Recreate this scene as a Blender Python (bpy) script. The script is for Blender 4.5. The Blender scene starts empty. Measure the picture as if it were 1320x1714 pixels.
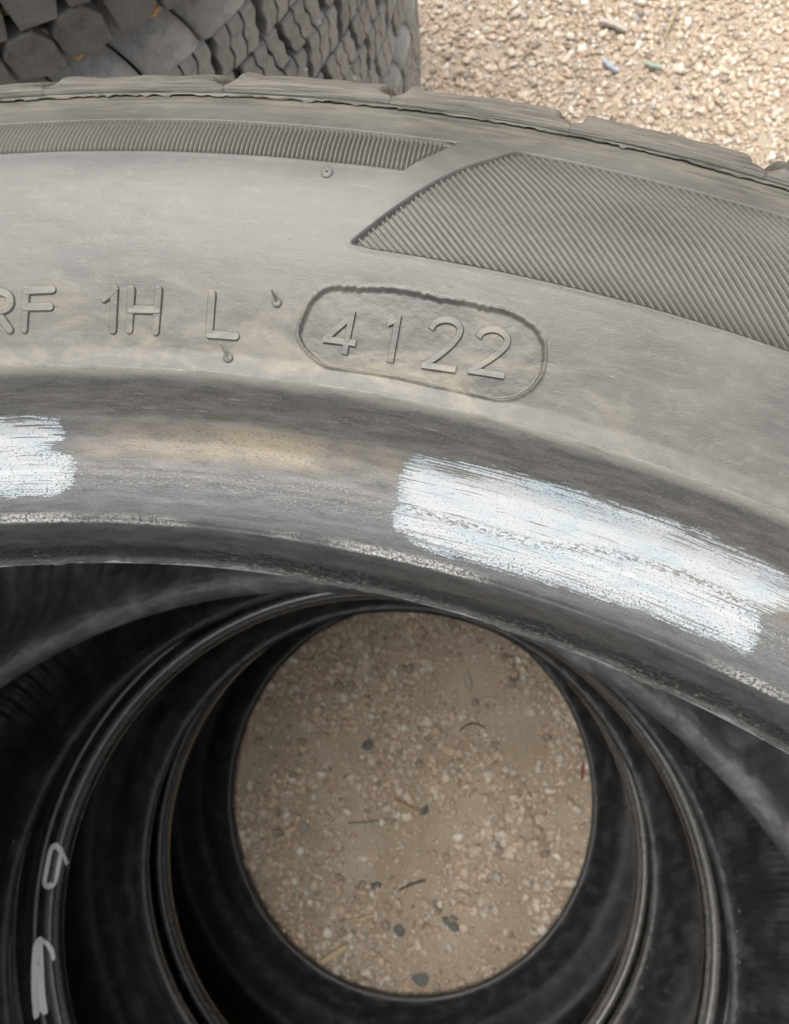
import bpy, math, random
import numpy as np
from mathutils import Matrix, Vector

# ------------------------------------------------------------------ camera, sky, sun, exposure
scene = bpy.context.scene
COL = scene.collection
random.seed(4122); RNG = np.random.RandomState(4122)
MM = 0.001
CAM_H = 1.074                        # camera height over the ground, metres
DEG = math.pi / 180.0

cam_data = bpy.data.cameras.new('camera')
cam = bpy.data.objects.new('camera', cam_data); COL.objects.link(cam)
cam_data.sensor_fit = 'HORIZONTAL'; cam_data.sensor_width = 36.0
cam_data.lens = 36.0 * 1430.0 / 1320.0
cam_data.clip_start = 0.01; cam_data.clip_end = 200.0
right = Vector((0.99792, 0.0, -0.06444)); up = Vector((0.00764, 0.99295, 0.11828)); back = Vector((0.06399, -0.11853, 0.99089))
cam.matrix_world = Matrix(((right.x, up.x, back.x, 0), (right.y, up.y, back.y, 0), (right.z, up.z, back.z, CAM_H), (0, 0, 0, 1)))
cam_data.dof.use_dof = True; cam_data.dof.focus_distance = 0.121; cam_data.dof.aperture_fstop = 82.0
scene.camera = cam

SUN_ZENITH = 14.0                    # degrees from straight overhead
SUN_AZ = (-0.76, 0.65)              # towards the far left of the picture
sun_dir = Vector((math.sin(SUN_ZENITH * DEG) * SUN_AZ[0], math.sin(SUN_ZENITH * DEG) * SUN_AZ[1], math.cos(SUN_ZENITH * DEG))).normalized()
world = bpy.data.worlds.new('World'); scene.world = world; world.use_nodes = True
wn = world.node_tree; wn.nodes.clear()
w_out = wn.nodes.new('ShaderNodeOutputWorld'); w_bg = wn.nodes.new('ShaderNodeBackground')
w_sky = wn.nodes.new('ShaderNodeTexSky'); w_hs = wn.nodes.new('ShaderNodeHueSaturation')
w_sky.sky_type = 'NISHITA'; w_sky.sun_disc = False
w_sky.sun_elevation = math.radians(90.0 - SUN_ZENITH); w_sky.sun_rotation = math.atan2(SUN_AZ[0], SUN_AZ[1])
w_sky.air_density = 1.0; w_sky.dust_density = 6.0; w_sky.ozone_density = 1.0
w_hs.inputs['Saturation'].default_value = 0.35          # thin overcast: little blue left
w_bg.inputs['Strength'].default_value = 0.085
wn.links.new(w_sky.outputs[0], w_hs.inputs['Color']); wn.links.new(w_hs.outputs[0], w_bg.inputs['Color']); wn.links.new(w_bg.outputs[0], w_out.inputs[0])
sun_data = bpy.data.lights.new('sun', 'SUN'); sun_data.energy = 1.5; sun_data.angle = math.radians(42.0); sun_data.color = (1.0, 0.955, 0.89)
sun = bpy.data.objects.new('sun', sun_data); COL.objects.link(sun)
sun.rotation_euler = sun_dir.to_track_quat('Z', 'Y').to_euler(); sun.location = sun_dir * 5
vs = scene.view_settings
vs.view_transform = 'Standard'; vs.look = 'None'; vs.exposure = 1.1; vs.gamma = 1.0; vs.use_curve_mapping = False
scene.render.engine = 'CYCLES'
scene.cycles.use_denoising = True
try: scene.cycles.denoiser = 'OPENIMAGEDENOISE'
except Exception: pass
scene.cycles.max_bounces = 5; scene.cycles.diffuse_bounces = 4; scene.cycles.glossy_bounces = 2; scene.cycles.transparent_max_bounces = 6
scene.cycles.caustics_reflective = False; scene.cycles.caustics_refractive = False
scene.cycles.use_adaptive_sampling = True; scene.cycles.adaptive_threshold = 0.02

# ------------------------------------------------------------------ helpers: objects
def link(name, data, parent=None):
    o = bpy.data.objects.new(name, data); COL.objects.link(o)
    if parent is not None: o.parent = parent
    return o
def tag(o, label=None, cat=None, group=None, kind=None):
    if label: o['label'] = label
    if cat: o['category'] = cat
    if group: o['group'] = group
    if kind: o['kind'] = kind
    return o
def thing(name, label, cat, loc, group=None):
    return tag(_at(link(name, None), loc), label, cat, group)
def _at(o, loc):
    o.location = loc; return o
def mesh_data(name, verts, faces, mat=None, smooth=True, uv=None):
    me = bpy.data.meshes.new(name)
    me.from_pydata([tuple(v) for v in verts], [], [tuple(f) for f in faces]); me.update()
    if smooth: me.polygons.foreach_set('use_smooth', [True] * len(me.polygons))
    if uv is not None:
        l = me.uv_layers.new(name='UVMap'); vi = np.empty(len(me.loops), np.int32); me.loops.foreach_get('vertex_index', vi)
        l.data.foreach_set('uv', np.asarray(uv, np.float32)[vi].ravel())
    if mat: me.materials.append(mat)
    return me
def quads_mesh(name, V, Q, mat, uv=None, tris=False, smooth=True):
    """fast mesh from numpy arrays; V (n,3), Q (m,4) or (m,3)"""
    me = bpy.data.meshes.new(name); k = Q.shape[1]
    me.vertices.add(len(V)); me.vertices.foreach_set('co', np.ascontiguousarray(V, np.float32).ravel())
    me.loops.add(Q.size); me.loops.foreach_set('vertex_index', np.ascontiguousarray(Q, np.int32).ravel())
    me.polygons.add(len(Q)); me.polygons.foreach_set('loop_start', np.arange(0, Q.size, k, dtype=np.int32))
    try: me.polygons.foreach_set('loop_total', np.full(len(Q), k, np.int32))
    except Exception: pass
    me.update(calc_edges=True); me.validate()
    me.polygons.foreach_set('use_smooth', np.full(len(me.polygons), smooth))
    if uv is not None:
        l = me.uv_layers.new(name='UVMap'); l.data.foreach_set('uv', np.ascontiguousarray(uv[Q.ravel()], np.float32).ravel())
    if mat: me.materials.append(mat)
    return me
def grid_mesh(name, P, mat, UV=None, attrs=None):
    n, m = P.shape[:2]
    idx = np.arange(n * m).reshape(n, m)
    Q = np.stack([idx[:-1, :-1], idx[1:, :-1], idx[1:, 1:], idx[:-1, 1:]], -1).reshape(-1, 4)
    me = quads_mesh(name, P.reshape(-1, 3), Q, mat, None if UV is None else UV.reshape(-1, 2))
    for k, a in (attrs or {}).items():
        at = me.attributes.new(k, 'FLOAT', 'POINT'); at.data.foreach_set('value', np.ascontiguousarray(a, np.float32).ravel())
    return me
def sstep(a, b, x):
    t = np.clip((x - a) / (b - a), 0, 1); return t * t * (3 - 2 * t)
def noise1(x, seed, octs=((1, 1),)):
    """smooth 1-D value noise, about -1..1"""
    out = np.zeros_like(x, dtype=float)
    for f, a in octs:
        y = x * f; i = np.floor(y).astype(int); t = y - i; t = t * t * (3 - 2 * t)
        h = lambda k: (np.abs(np.sin((k + seed * 17.13) * 12.9898) * 43758.5453) % 1.0) * 2 - 1
        out += a * (h(i) * (1 - t) + h(i + 1) * t)
    return out
def noise2(x, y, seed, octs=((1, 1),)):
    out = np.zeros(np.broadcast(x, y).shape)
    for f, a in octs:
        X = x * f; Y = y * f; i = np.floor(X).astype(int); j = np.floor(Y).astype(int)
        t = X - i; s = Y - j; t = t * t * (3 - 2 * t); s = s * s * (3 - 2 * s)
        h = lambda p, q: (np.abs(np.sin(p * 127.1 + q * 311.7 + seed * 74.7) * 43758.5453) % 1.0) * 2 - 1
        out += a * ((h(i, j) * (1 - t) + h(i + 1, j) * t) * (1 - s) + (h(i, j + 1) * (1 - t) + h(i + 1, j + 1) * t) * s)
    return out
def poly_sdf(px, py, poly):
    """signed distance to a polygon, negative inside"""
    poly = np.asarray(poly, float); d = np.full(px.shape, 1e9); ins = np.zeros(px.shape, bool)
    for (ax, ay), (bx, by) in zip(poly, np.roll(poly, -1, 0)):
        ex, ey = bx - ax, by - ay; wx, wy = px - ax, py - ay
        t = np.clip((wx * ex + wy * ey) / (ex * ex + ey * ey + 1e-12), 0, 1)
        d = np.minimum(d, np.hypot(wx - t * ex, wy - t * ey))
        c = ((ay > py) != (by > py)) & (px < (bx - ax) * (py - ay) / (by - ay + 1e-12) + ax)
        ins ^= c
    return np.where(ins, -d, d)
def catmull(pts, n=6):
    p = np.asarray(pts, float); q = np.vstack([2 * p[0] - p[1], p, 2 * p[-1] - p[-2]]); out = []
    for i in range(1, len(q) - 2):
        for t in np.linspace(0, 1, n, endpoint=False):
            a, b, c, d = q[i - 1], q[i], q[i + 1], q[i + 2]
            out.append(0.5 * ((2 * b) + (c - a) * t + (2 * a - 5 * b + 4 * c - d) * t * t + (-a + 3 * b - 3 * c + d) * t ** 3))
    out.append(p[-1]); return np.array(out)

# ------------------------------------------------------------------ helpers: materials
class Mat:
    def __init__(self, name):
        self.m = bpy.data.materials.new(name); self.m.use_nodes = True; self.t = self.m.node_tree; self.t.nodes.clear()
        self.out = self.t.nodes.new('ShaderNodeOutputMaterial'); self.b = self.t.nodes.new('ShaderNodeBsdfPrincipled')
        self.t.links.new(self.b.outputs[0], self.out.inputs[0])
    def n(self, typ, **kw):
        x = self.t.nodes.new(typ)
        for k, v in kw.items(): setattr(x, k, v)
        return x
    def put(self, sock, v):
        if hasattr(v, 'is_output'): self.t.links.new(v, sock)
        else: sock.default_value = v
    def uv(self): return self.n('ShaderNodeUVMap').outputs[0]
    def obj(self): return self.n('ShaderNodeTexCoord').outputs['Object']
    def map(self, vec, scale=(1, 1, 1), rot=(0, 0, 0)):
        x = self.n('ShaderNodeMapping'); self.put(x.inputs[0], vec); x.inputs['Scale'].default_value = scale; x.inputs['Rotation'].default_value = rot; return x.outputs[0]
    def noise(self, vec, scale, detail=4, rough=0.55, dist=0.0):
        x = self.n('ShaderNodeTexNoise'); self.put(x.inputs['Vector'], vec); x.inputs['Scale'].default_value = scale
        x.inputs['Detail'].default_value = detail; x.inputs['Roughness'].default_value = rough; x.inputs['Distortion'].default_value = dist; return x.outputs['Fac']
    def voro(self, vec, scale, feat='F1'):
        x = self.n('ShaderNodeTexVoronoi'); x.feature = feat; self.put(x.inputs['Vector'], vec); x.inputs['Scale'].default_value = scale; return x.outputs['Distance']
    def ramp(self, fac, stops):
        x = self.n('ShaderNodeValToRGB'); self.put(x.inputs[0], fac); e = x.color_ramp.elements
        while len(e) < len(stops): e.new(0.5)
        for i, (p, c) in enumerate(stops):
            e[i].position = p; e[i].color = (c, c, c, 1) if isinstance(c, (int, float)) else (*c, 1)
        return x.outputs[0]
    def rng(self, v, a, b, c=0.0, d=1.0, smooth=True):
        x = self.n('ShaderNodeMapRange'); x.interpolation_type = 'SMOOTHSTEP' if smooth else 'LINEAR'
        self.put(x.inputs[0], v)
        for i, q in enumerate((a, b, c, d)): self.put(x.inputs[i + 1], q)
        return x.outputs[0]
    def math(self, op, a, b=0.0, clamp=False):
        x = self.n('ShaderNodeMath'); x.operation = op; x.use_clamp = clamp; self.put(x.inputs[0], a); self.put(x.inputs[1], b); return x.outputs[0]
    def mix(self, f, a, b, mode='MIX'):
        x = self.n('ShaderNodeMix'); x.data_type = 'RGBA'; x.blend_type = mode
        self.put(x.inputs[0], f)
        self.put(x.inputs[6], (*a, 1) if isinstance(a, tuple) else a); self.put(x.inputs[7], (*b, 1) if isinstance(b, tuple) else b)
        return x.outputs[2]
    def sep(self, vec):
        x = self.n('ShaderNodeSeparateXYZ'); self.put(x.inputs[0], vec); return x.outputs
    def attr(self, name):
        x = self.n('ShaderNodeAttribute'); x.attribute_name = name; return x.outputs['Fac']
    def bump(self, h, strength, dist, normal=None):
        x = self.n('ShaderNodeBump'); x.inputs['Strength'].default_value = strength; x.inputs['Distance'].default_value = dist; self.put(x.inputs['Height'], h)
        if normal is not None: self.put(x.inputs['Normal'], normal)
        return x.outputs[0]
    def set(self, col=None, rough=None, nrm=None, spec=None):
        if col is not None: self.put(self.b.inputs['Base Color'], (*col, 1) if isinstance(col, tuple) else col)
        if rough is not None: self.put(self.b.inputs['Roughness'], rough)
        if nrm is not None: self.put(self.b.inputs['Normal'], nrm)
        if spec is not None: self.b.inputs['Specular IOR Level'].default_value = spec
        return self.m

# UV of the tyres is in centimetres: u along the circumference, v across the profile (v = radius for the top tyre)
def mat_sidewall(light=False):
    M = Mat('dusty_lit_rib_rubber' if light else 'dusty_sidewall_rubber'); uv = M.uv()
    cloud = M.noise(M.map(uv, (0.35, 0.55, 1)), 1.0, 6, 0.62, 0.4)
    streak = M.noise(M.map(uv, (0.7, 6.0, 1)), 2.0, 5, 0.6)
    grain = M.noise(M.map(uv, (3.4, 8.5, 1)), 6.0, 4, 0.7)
    yel = M.noise(M.map(uv, (0.5, 1.2, 1)), 1.3, 5, 0.65, 0.8)
    v = M.sep(uv)[1]
    low = M.math('MULTIPLY', M.math('MULTIPLY', M.rng(v, 27.4, 25.6), M.rng(M.sep(uv)[0], -4.0, 0.0, 0.25, 1.0)), M.rng(yel, 0.42, 0.66))
    c = M.mix(M.rng(cloud, 0.3, 0.72), (0.076, 0.074, 0.067), (0.138, 0.135, 0.123))
    c = M.mix(M.math('MULTIPLY', M.rng(streak, 0.45, 0.75), 0.35), c, (0.18, 0.175, 0.155))
    c = M.mix(M.math('MULTIPLY', low, 0.75), c, (0.25, 0.222, 0.160))
    outer = M.math('MULTIPLY', M.rng(v, 29.1, 29.7), M.rng(streak, 0.35, 0.6))
    c = M.mix(M.math('MULTIPLY', outer, 0.5), c, (0.25, 0.222, 0.165))
    c = M.mix(M.math('MULTIPLY', M.rng(grain, 0.4, 0.7), 0.2), c, (0.10, 0.098, 0.09))
    dots = M.rng(M.voro(M.map(uv, (1.3, 1.3, 1)), 1.6), 0.012, 0.03, 1.0, 0.0)
    c = M.mix(M.math('MULTIPLY', dots, 0.7), c, (0.05, 0.045, 0.04))
    scr = M.rng(M.noise(M.map(uv, (0.9, 14, 1), (0, 0, 0.9)), 1.6, 3, 0.5, 0.3), 0.68, 0.74)
    c = M.mix(M.math('MULTIPLY', scr, 0.4), c, (0.22, 0.215, 0.2))
    painted_sheen = M.math('MULTIPLY', M.rng(M.math('ADD', M.sep(uv)[0], M.math('MULTIPLY', cloud, 6.0)), 1.5, 8.0), M.math('MULTIPLY', M.rng(v, 26.2, 26.9), M.rng(v, 29.4, 28.4)))  # soft sheen towards the left, painted into the rubber colour
    c = M.mix(M.math('MULTIPLY', painted_sheen, 0.35), c, (0.225, 0.224, 0.212))
    mott = M.noise(M.map(uv, (2.6, 3.4, 1)), 2.0, 5, 0.7, 0.5)
    near = M.math('MULTIPLY', M.rng(v, 27.0, 26.2), M.rng(mott, 0.5, 0.68))
    c = M.mix(M.math('MULTIPLY', near, 0.3), c, (0.085, 0.083, 0.077))
    c = M.mix(M.math('MULTIPLY', M.rng(mott, 0.48, 0.30), 0.14), c, (0.27, 0.26, 0.23))
    hair = M.rng(M.noise(M.map(uv, (1.6, 30, 1), (0, 0, 0.03)), 3.0, 3, 0.6, 0.6), 0.66, 0.74)
    c = M.mix(M.math('MULTIPLY', hair, 0.6), c, (0.25, 0.245, 0.225))
    c = M.mix(0.4, c, (0.30, 0.288, 0.257)) if light else M.mix(M.math('MULTIPLY', M.attr('hatch'), 0.65), c, (0.075, 0.072, 0.066))  # painted contrast: ribs lightened as if lit, hatch floor darkened as trough shade
    n = M.bump(grain, 0.28, 0.00012)
    n = M.bump(mott, 0.12, 0.0004, n)
    return M.set(c, M.rng(cloud, 0.3, 0.7, 0.30, 0.46), n, 0.40)
def mat_bead():
    M = Mat('scuffed_bead_rubber'); uv = M.uv(); s = M.sep(uv); u, v = s[0], s[1]
    wob = M.math('MULTIPLY', M.math('SUBTRACT', M.noise(M.map(uv, (0.5, 0.5, 1)), 1.0, 4), 0.5), 0.35)
    vv = M.math('ADD', v, wob)
    st = M.noise(M.map(uv, (0.6, 5, 1)), 2.4, 5, 0.62, 0.1)
    fine = M.noise(M.map(uv, (5, 8, 1)), 5.0, 4, 0.75)
    pit = M.noise(M.map(uv, (3.6, 5.5, 1)), 5.0, 6, 0.75, 0.4)
    big = M.noise(M.map(uv, (0.25, 0.6, 1)), 1.0, 4, 0.6)
    c = M.mix(M.rng(st, 0.2, 0.8), (0.070, 0.070, 0.069), (0.135, 0.135, 0.133))
    # tan film of dirt below the concave band, thicker in places
    tan = M.math('MULTIPLY', M.math('MULTIPLY', M.rng(vv, 24.22, 24.5), M.rng(vv, 24.98, 24.72)), M.rng(big, 0.36, 0.56))
    tan = M.math('MULTIPLY', tan, M.rng(pit, 0.36, 0.52, 0.15, 1.0))
    c = M.mix(M.math('MULTIPLY', tan, 0.85), c, (0.30, 0.245, 0.165))
    # crusty pale specks along the flange print
    band = M.math('MULTIPLY', M.rng(vv, 23.75, 24.0), M.rng(vv, 24.3, 24.1))
    c = M.mix(M.math('MULTIPLY', M.math('MULTIPLY', band, M.rng(pit, 0.54, 0.66)), 0.7), c, (0.38, 0.38, 0.37))
    # concave band under the rib: brownish dark with pale hairlines
    conc = M.math('MULTIPLY', M.rng(v, 24.75, 24.95), M.rng(v, 25.45, 25.2))
    c = M.mix(M.math('MULTIPLY', conc, 0.75), c, M.mix(M.rng(st, 0.35, 0.7), (0.085, 0.081, 0.071), (0.14, 0.132, 0.112)))
    hair = M.math('MULTIPLY', conc, M.rng(M.noise(M.map(uv, (0.8, 16, 1), (0, 0, 0.05)), 2.4, 4, 0.6, 0.5), 0.62, 0.7))
    c = M.mix(M.math('MULTIPLY', hair, 0.7), c, (0.24, 0.23, 0.205))
    # bright lip right at the heel
    heel = M.math('MULTIPLY', M.rng(v, 23.38, 23.42), M.rng(v, 23.56, 23.48))
    c = M.mix(M.math('MULTIPLY', M.math('MULTIPLY', heel, M.rng(pit, 0.42, 0.58)), M.rng(M.noise(M.map(uv, (0.35, 0.2, 1)), 1.0, 2), 0.4, 0.6)), c, (0.62, 0.61, 0.56))
    # base: dark with rubbed speckles
    base = M.rng(v, 23.38, 23.30)
    spk = M.rng(M.noise(M.map(uv, (2.6, 9, 1)), 3.0, 6, 0.8), 0.51, 0.62)
    vb = M.math('ADD', v, M.math('MULTIPLY', M.math('SUBTRACT', st, 0.5), 0.12))
    blk = M.math('MULTIPLY', M.rng(vb, 22.93, 23.0), M.rng(vb, 23.2, 23.1))
    cb = M.mix(M.rng(st, 0.3, 0.7), (0.085, 0.084, 0.08), (0.15, 0.147, 0.138))
    cb = M.mix(M.math('MULTIPLY', blk, 0.85), cb, (0.022, 0.022, 0.022))
    cb = M.mix(M.math('MULTIPLY', M.math('MULTIPLY', spk, M.rng(vb, 23.3, 23.0, 0.1, 1.0)), M.rng(big, 0.4, 0.6, 0.15, 0.65)), cb, (0.40, 0.38, 0.33))
    c = M.mix(base, c, cb)
    dust = M.rng(fine, 0.47, 0.66)
    c = M.mix(M.math('MULTIPLY', dust, 0.34), c, (0.24, 0.24, 0.232))
    crest = M.math('MULTIPLY', M.rng(v, 25.28, 25.42), M.rng(st, 0.2, 0.5))
    c = M.mix(M.math('MULTIPLY', crest, 0.7), c, (0.21, 0.197, 0.16))
    n = M.bump(fine, 0.4, 0.00016); n = M.bump(M.math('MULTIPLY', pit, M.math('ADD', band, base)), 0.4, 0.0005, n)
    return M.set(c, M.rng(st, 0.3, 0.7, 0.25, 0.37), n, 0.65)
def mat_tread():
    M = Mat('worn_shoulder_rubber'); uv = M.uv()
    st = M.noise(M.map(uv, (0.4, 5, 1), (0, 0, 0.06)), 2.2, 6, 0.65, 0.5); fine = M.noise(M.map(uv, (6, 20, 1)), 6.0, 4, 0.65)
    big = M.noise(M.map(uv, (0.3, 0.8, 1)), 1.0, 4, 0.6)
    c = M.mix(M.rng(st, 0.3, 0.68), (0.045, 0.043, 0.038), (0.175, 0.166, 0.143))
    c = M.mix(M.math('MULTIPLY', M.rng(big, 0.4, 0.65), 0.4), c, (0.22, 0.20, 0.162))
    c = M.mix(M.math('MULTIPLY', M.rng(fine, 0.5, 0.72), 0.25), c, (0.33, 0.32, 0.29))
    n = M.bump(fine, 0.35, 0.0002); n = M.bump(st, 0.6, 0.0009, n)
    return M.set(c, 0.55, n, 0.45)
def mat_liner(k=1.0, name='black_inner_liner_rubber'):
    M = Mat(name); p = M.obj()
    a = M.noise(p, 60, 6, 0.65, 0.3); b = M.noise(p, 900, 4, 0.7)
    c = M.mix(M.rng(a, 0.42, 0.72), (0.026 * k, 0.026 * k, 0.0265 * k), (0.062 * k, 0.062 * k, 0.062 * k))
    c = M.mix(M.math('MULTIPLY', M.rng(b, 0.56, 0.75), M.rng(a, 0.4, 0.65)), c, (0.16, 0.16, 0.15))
    return M.set(c, M.rng(a, 0.35, 0.7, 0.40, 0.55), M.bump(b, 0.35, 0.0004), 0.5)
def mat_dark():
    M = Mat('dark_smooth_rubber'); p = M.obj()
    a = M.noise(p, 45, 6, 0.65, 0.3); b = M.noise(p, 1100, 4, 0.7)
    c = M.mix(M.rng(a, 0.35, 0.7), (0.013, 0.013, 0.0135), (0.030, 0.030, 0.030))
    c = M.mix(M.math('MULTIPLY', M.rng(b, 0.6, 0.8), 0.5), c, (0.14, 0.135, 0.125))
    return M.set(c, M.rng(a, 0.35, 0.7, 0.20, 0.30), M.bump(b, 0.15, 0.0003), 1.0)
def mat_lug(name, base, hi, dirt):
    M = Mat(name); p = M.obj()
    a = M.noise(p, 22, 6, 0.62, 0.4); b = M.noise(p, 260, 5, 0.7); r = M.n('ShaderNodeObjectInfo').outputs['Random']
    c = M.mix(M.rng(a, 0.35, 0.7), base, hi)
    d = M.noise(p, 95, 5, 0.7, 0.6)
    c = M.mix(M.math('MULTIPLY', M.rng(d, 0.46, 0.66), 0.55), c, (base[0] * 0.55, base[1] * 0.55, base[2] * 0.55))
    c = M.mix(M.math('MULTIPLY', r, 0.35), c, (hi[0] * 1.15, hi[1] * 1.15, hi[2] * 1.15))
    c = M.mix(M.math('MULTIPLY', M.rng(b, 0.55, 0.75), dirt), c, (0.30, 0.26, 0.20))
    n = M.bump(b, 0.5, 0.0012); n = M.bump(d, 0.6, 0.003, n)
    return M.set(c, 0.6, n, 0.4)
def mat_paint():
    M = Mat('white_brushed_paint'); uv = M.uv(); s = M.sep(uv); u, v = s[0], s[1]
    sd = M.attr('cover'); cr = M.attr('crease'); up = M.attr('stroke')     # sd: millimetres inside the painted outline
    edge = M.noise(M.map(uv, (1.2, 11, 1)), 3.0, 4, 0.65); edge2 = M.noise(M.map(uv, (6, 9, 1)), 4.0, 4, 0.7)
    e = M.math('ADD', sd, M.math('ADD', M.math('MULTIPLY', M.math('SUBTRACT', edge, 0.52), 3.0), M.math('MULTIPLY', M.math('SUBTRACT', edge2, 0.5), 1.5)))
    body = M.rng(e, -0.05, 0.12)
    line = M.noise(M.map(uv, (0.26, 12, 1)), 3.2, 5, 0.66, 0.05)            # brush lines
    pits = M.noise(M.map(uv, (4.2, 6.5, 1)), 6.0, 4, 0.7)                      # print through of the rubber grain
    thin = M.rng(sd, 0.2, 3.2, 0.10, 0.0)
    g_line = M.rng(M.math('ADD', line, thin), 0.605, 0.65)
    g_pit = M.rng(M.math('ADD', pits, M.math('MULTIPLY', thin, 0.6)), 0.575, 0.635)
    spec = M.noise(M.map(uv, (2.2, 5.0, 1)), 5.0, 4, 0.7, 0.4)
    g_cr = M.math('MULTIPLY', cr, M.rng(spec, 0.50, 0.56))
    gap = M.math('MAXIMUM', M.math('MAXIMUM', M.math('MULTIPLY', g_line, M.rng(up, 0.3, 0.7, 0.55, 1.0)), M.math('MULTIPLY', g_pit, M.rng(up, 0.2, 0.8, 1.0, 0.5))), g_cr)
    alpha = M.math('MULTIPLY', body, M.math('SUBTRACT', 1.0, M.math('MULTIPLY', gap, 0.95)))
    tint = M.noise(M.map(uv, (0.9, 2.4, 1)), 1.2, 4, 0.6, 0.5)
    c = M.mix(M.rng(tint, 0.44, 0.64), (0.43, 0.445, 0.45), (0.37, 0.415, 0.445))
    c = M.mix(M.math('MULTIPLY', M.rng(line, 0.5, 0.63), 0.3), c, (0.30, 0.33, 0.35))
    c = M.mix(M.rng(sd, 0.0, 1.6, 0.28, 0.0), c, (0.28, 0.38, 0.43))
    M.set(c, 0.85, M.bump(M.math('ADD', line, pits), 0.45, 0.00025), 0.08)
    tr = M.n('ShaderNodeBsdfTransparent'); mx = M.n('ShaderNodeMixShader')
    M.put(mx.inputs[0], alpha); M.t.links.new(tr.outputs[0], mx.inputs[1]); M.t.links.new(M.b.outputs[0], mx.inputs[2]); M.t.links.new(mx.outputs[0], M.out.inputs[0])
    return M.m
def mat_chalk():
    M = Mat('white_marker_paint'); p = M.obj(); a = M.noise(p, 700, 4, 0.7)
    return M.set(M.mix(M.rng(a, 0.4, 0.7), (0.70, 0.75, 0.78), (0.86, 0.88, 0.88)), 0.6, None, 0.3)
def mat_ground():
    M = Mat('packed_dirt'); p = M.obj()
    a = M.noise(p, 9, 6, 0.6, 0.5); b = M.noise(p, 120, 6, 0.7); g = M.voro(p, 330)
    c = M.mix(M.rng(a, 0.35, 0.7), (0.36, 0.29, 0.215), (0.46, 0.385, 0.305))
    c = M.mix(M.math('MULTIPLY', M.rng(b, 0.45, 0.75), 0.5), c, (0.52, 0.455, 0.38))
    c = M.mix(M.rng(g, 0.12, 0.3, 0.35, 0.0), c, (0.48, 0.41, 0.33))
    n = M.bump(b, 0.6, 0.004); n = M.bump(g, 0.5, -0.002, n)
    return M.set(c, 0.9, n, 0.2)
def mat_gravel():
    M = Mat('mixed_gravel'); p = M.obj(); r = M.n('ShaderNodeNewGeometry').outputs['Random Per Island']
    c = M.ramp(r, [(0.0, (0.44, 0.355, 0.25)), (0.06, (0.24, 0.20, 0.165)), (0.18, (0.58, 0.485, 0.37)), (0.36, (0.47, 0.345, 0.265)), (0.5, (0.64, 0.56, 0.445)), (0.64, (0.56, 0.425, 0.325)),
                   (0.78, (0.70, 0.62, 0.51)), (0.90, (0.56, 0.515, 0.45)), (0.96, (0.78, 0.74, 0.66)), (1.0, (0.26, 0.25, 0.24))])
    a = M.noise(p, 420, 4, 0.65)
    c = M.mix(M.rng(a, 0.35, 0.7, 0.0, 0.35), c, (0.46, 0.375, 0.28))
    return M.set(c, 0.85, M.bump(a, 0.4, 0.0012), 0.25)
def mat_flat(name, col, rough=0.8, var=0.35):
    M = Mat(name); a = M.noise(M.obj(), 500, 4, 0.65)
    return M.set(M.mix(M.rng(a, 0.3, 0.7), tuple(x * (1 - var) for x in col), col), rough, M.bump(a, 0.4, 0.0008), 0.3)

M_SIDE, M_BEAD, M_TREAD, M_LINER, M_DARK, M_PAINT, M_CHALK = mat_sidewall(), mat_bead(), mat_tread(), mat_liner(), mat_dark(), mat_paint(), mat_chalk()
def mat_worn_lit_bead():
    M = Mat('worn_highlit_black_bead_rubber'); p = M.obj(); uv = M.uv(); v = M.sep(uv)[1]
    a = M.noise(p, 45, 6, 0.65, 0.3); b = M.noise(p, 700, 4, 0.7); w = M.noise(M.map(uv, (0.8, 3, 1)), 2.0, 4, 0.6)
    c = M.mix(M.rng(a, 0.35, 0.7), (0.013, 0.013, 0.0135), (0.030, 0.030, 0.030))
    crest = M.math('MAXIMUM', M.math('MULTIPLY', M.rng(v, 0.40, 0.50), M.rng(v, 1.12, 0.80)), M.math('MULTIPLY', M.rng(v, 0.10, 0.18), M.rng(v, 0.36, 0.28)))  # scuffed crests whose grey also paints the ring highlights into the colour
    c = M.mix(M.math('MULTIPLY', crest, M.rng(w, 0.25, 0.6, 0.45, 1.0)), c, (0.135, 0.133, 0.13))
    c = M.mix(M.math('MULTIPLY', M.rng(b, 0.6, 0.8), 0.5), c, (0.14, 0.135, 0.125))
    return M.set(c, M.rng(a, 0.35, 0.7, 0.20, 0.30), M.bump(b, 0.15, 0.0003), 1.0)
M_WORN_LIT = mat_worn_lit_bead()
M_RIB = mat_sidewall(True); M_LINER_DUSTY = mat_liner(3.0, 'dusty_inner_liner_rubber')
M_LUG = mat_lug('dusty_offroad_rubber', (0.11, 0.11, 0.106), (0.26, 0.258, 0.247), 0.6)
M_LUG2 = mat_lug('grey_siped_rubber', (0.26, 0.26, 0.258), (0.46, 0.46, 0.45), 0.3)
M_LUG3 = mat_lug('pale_shoulder_rubber', (0.27, 0.27, 0.265), (0.50, 0.50, 0.485), 0.3)
M_GROUND, M_GRAVEL = mat_ground(), mat_gravel()

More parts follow.
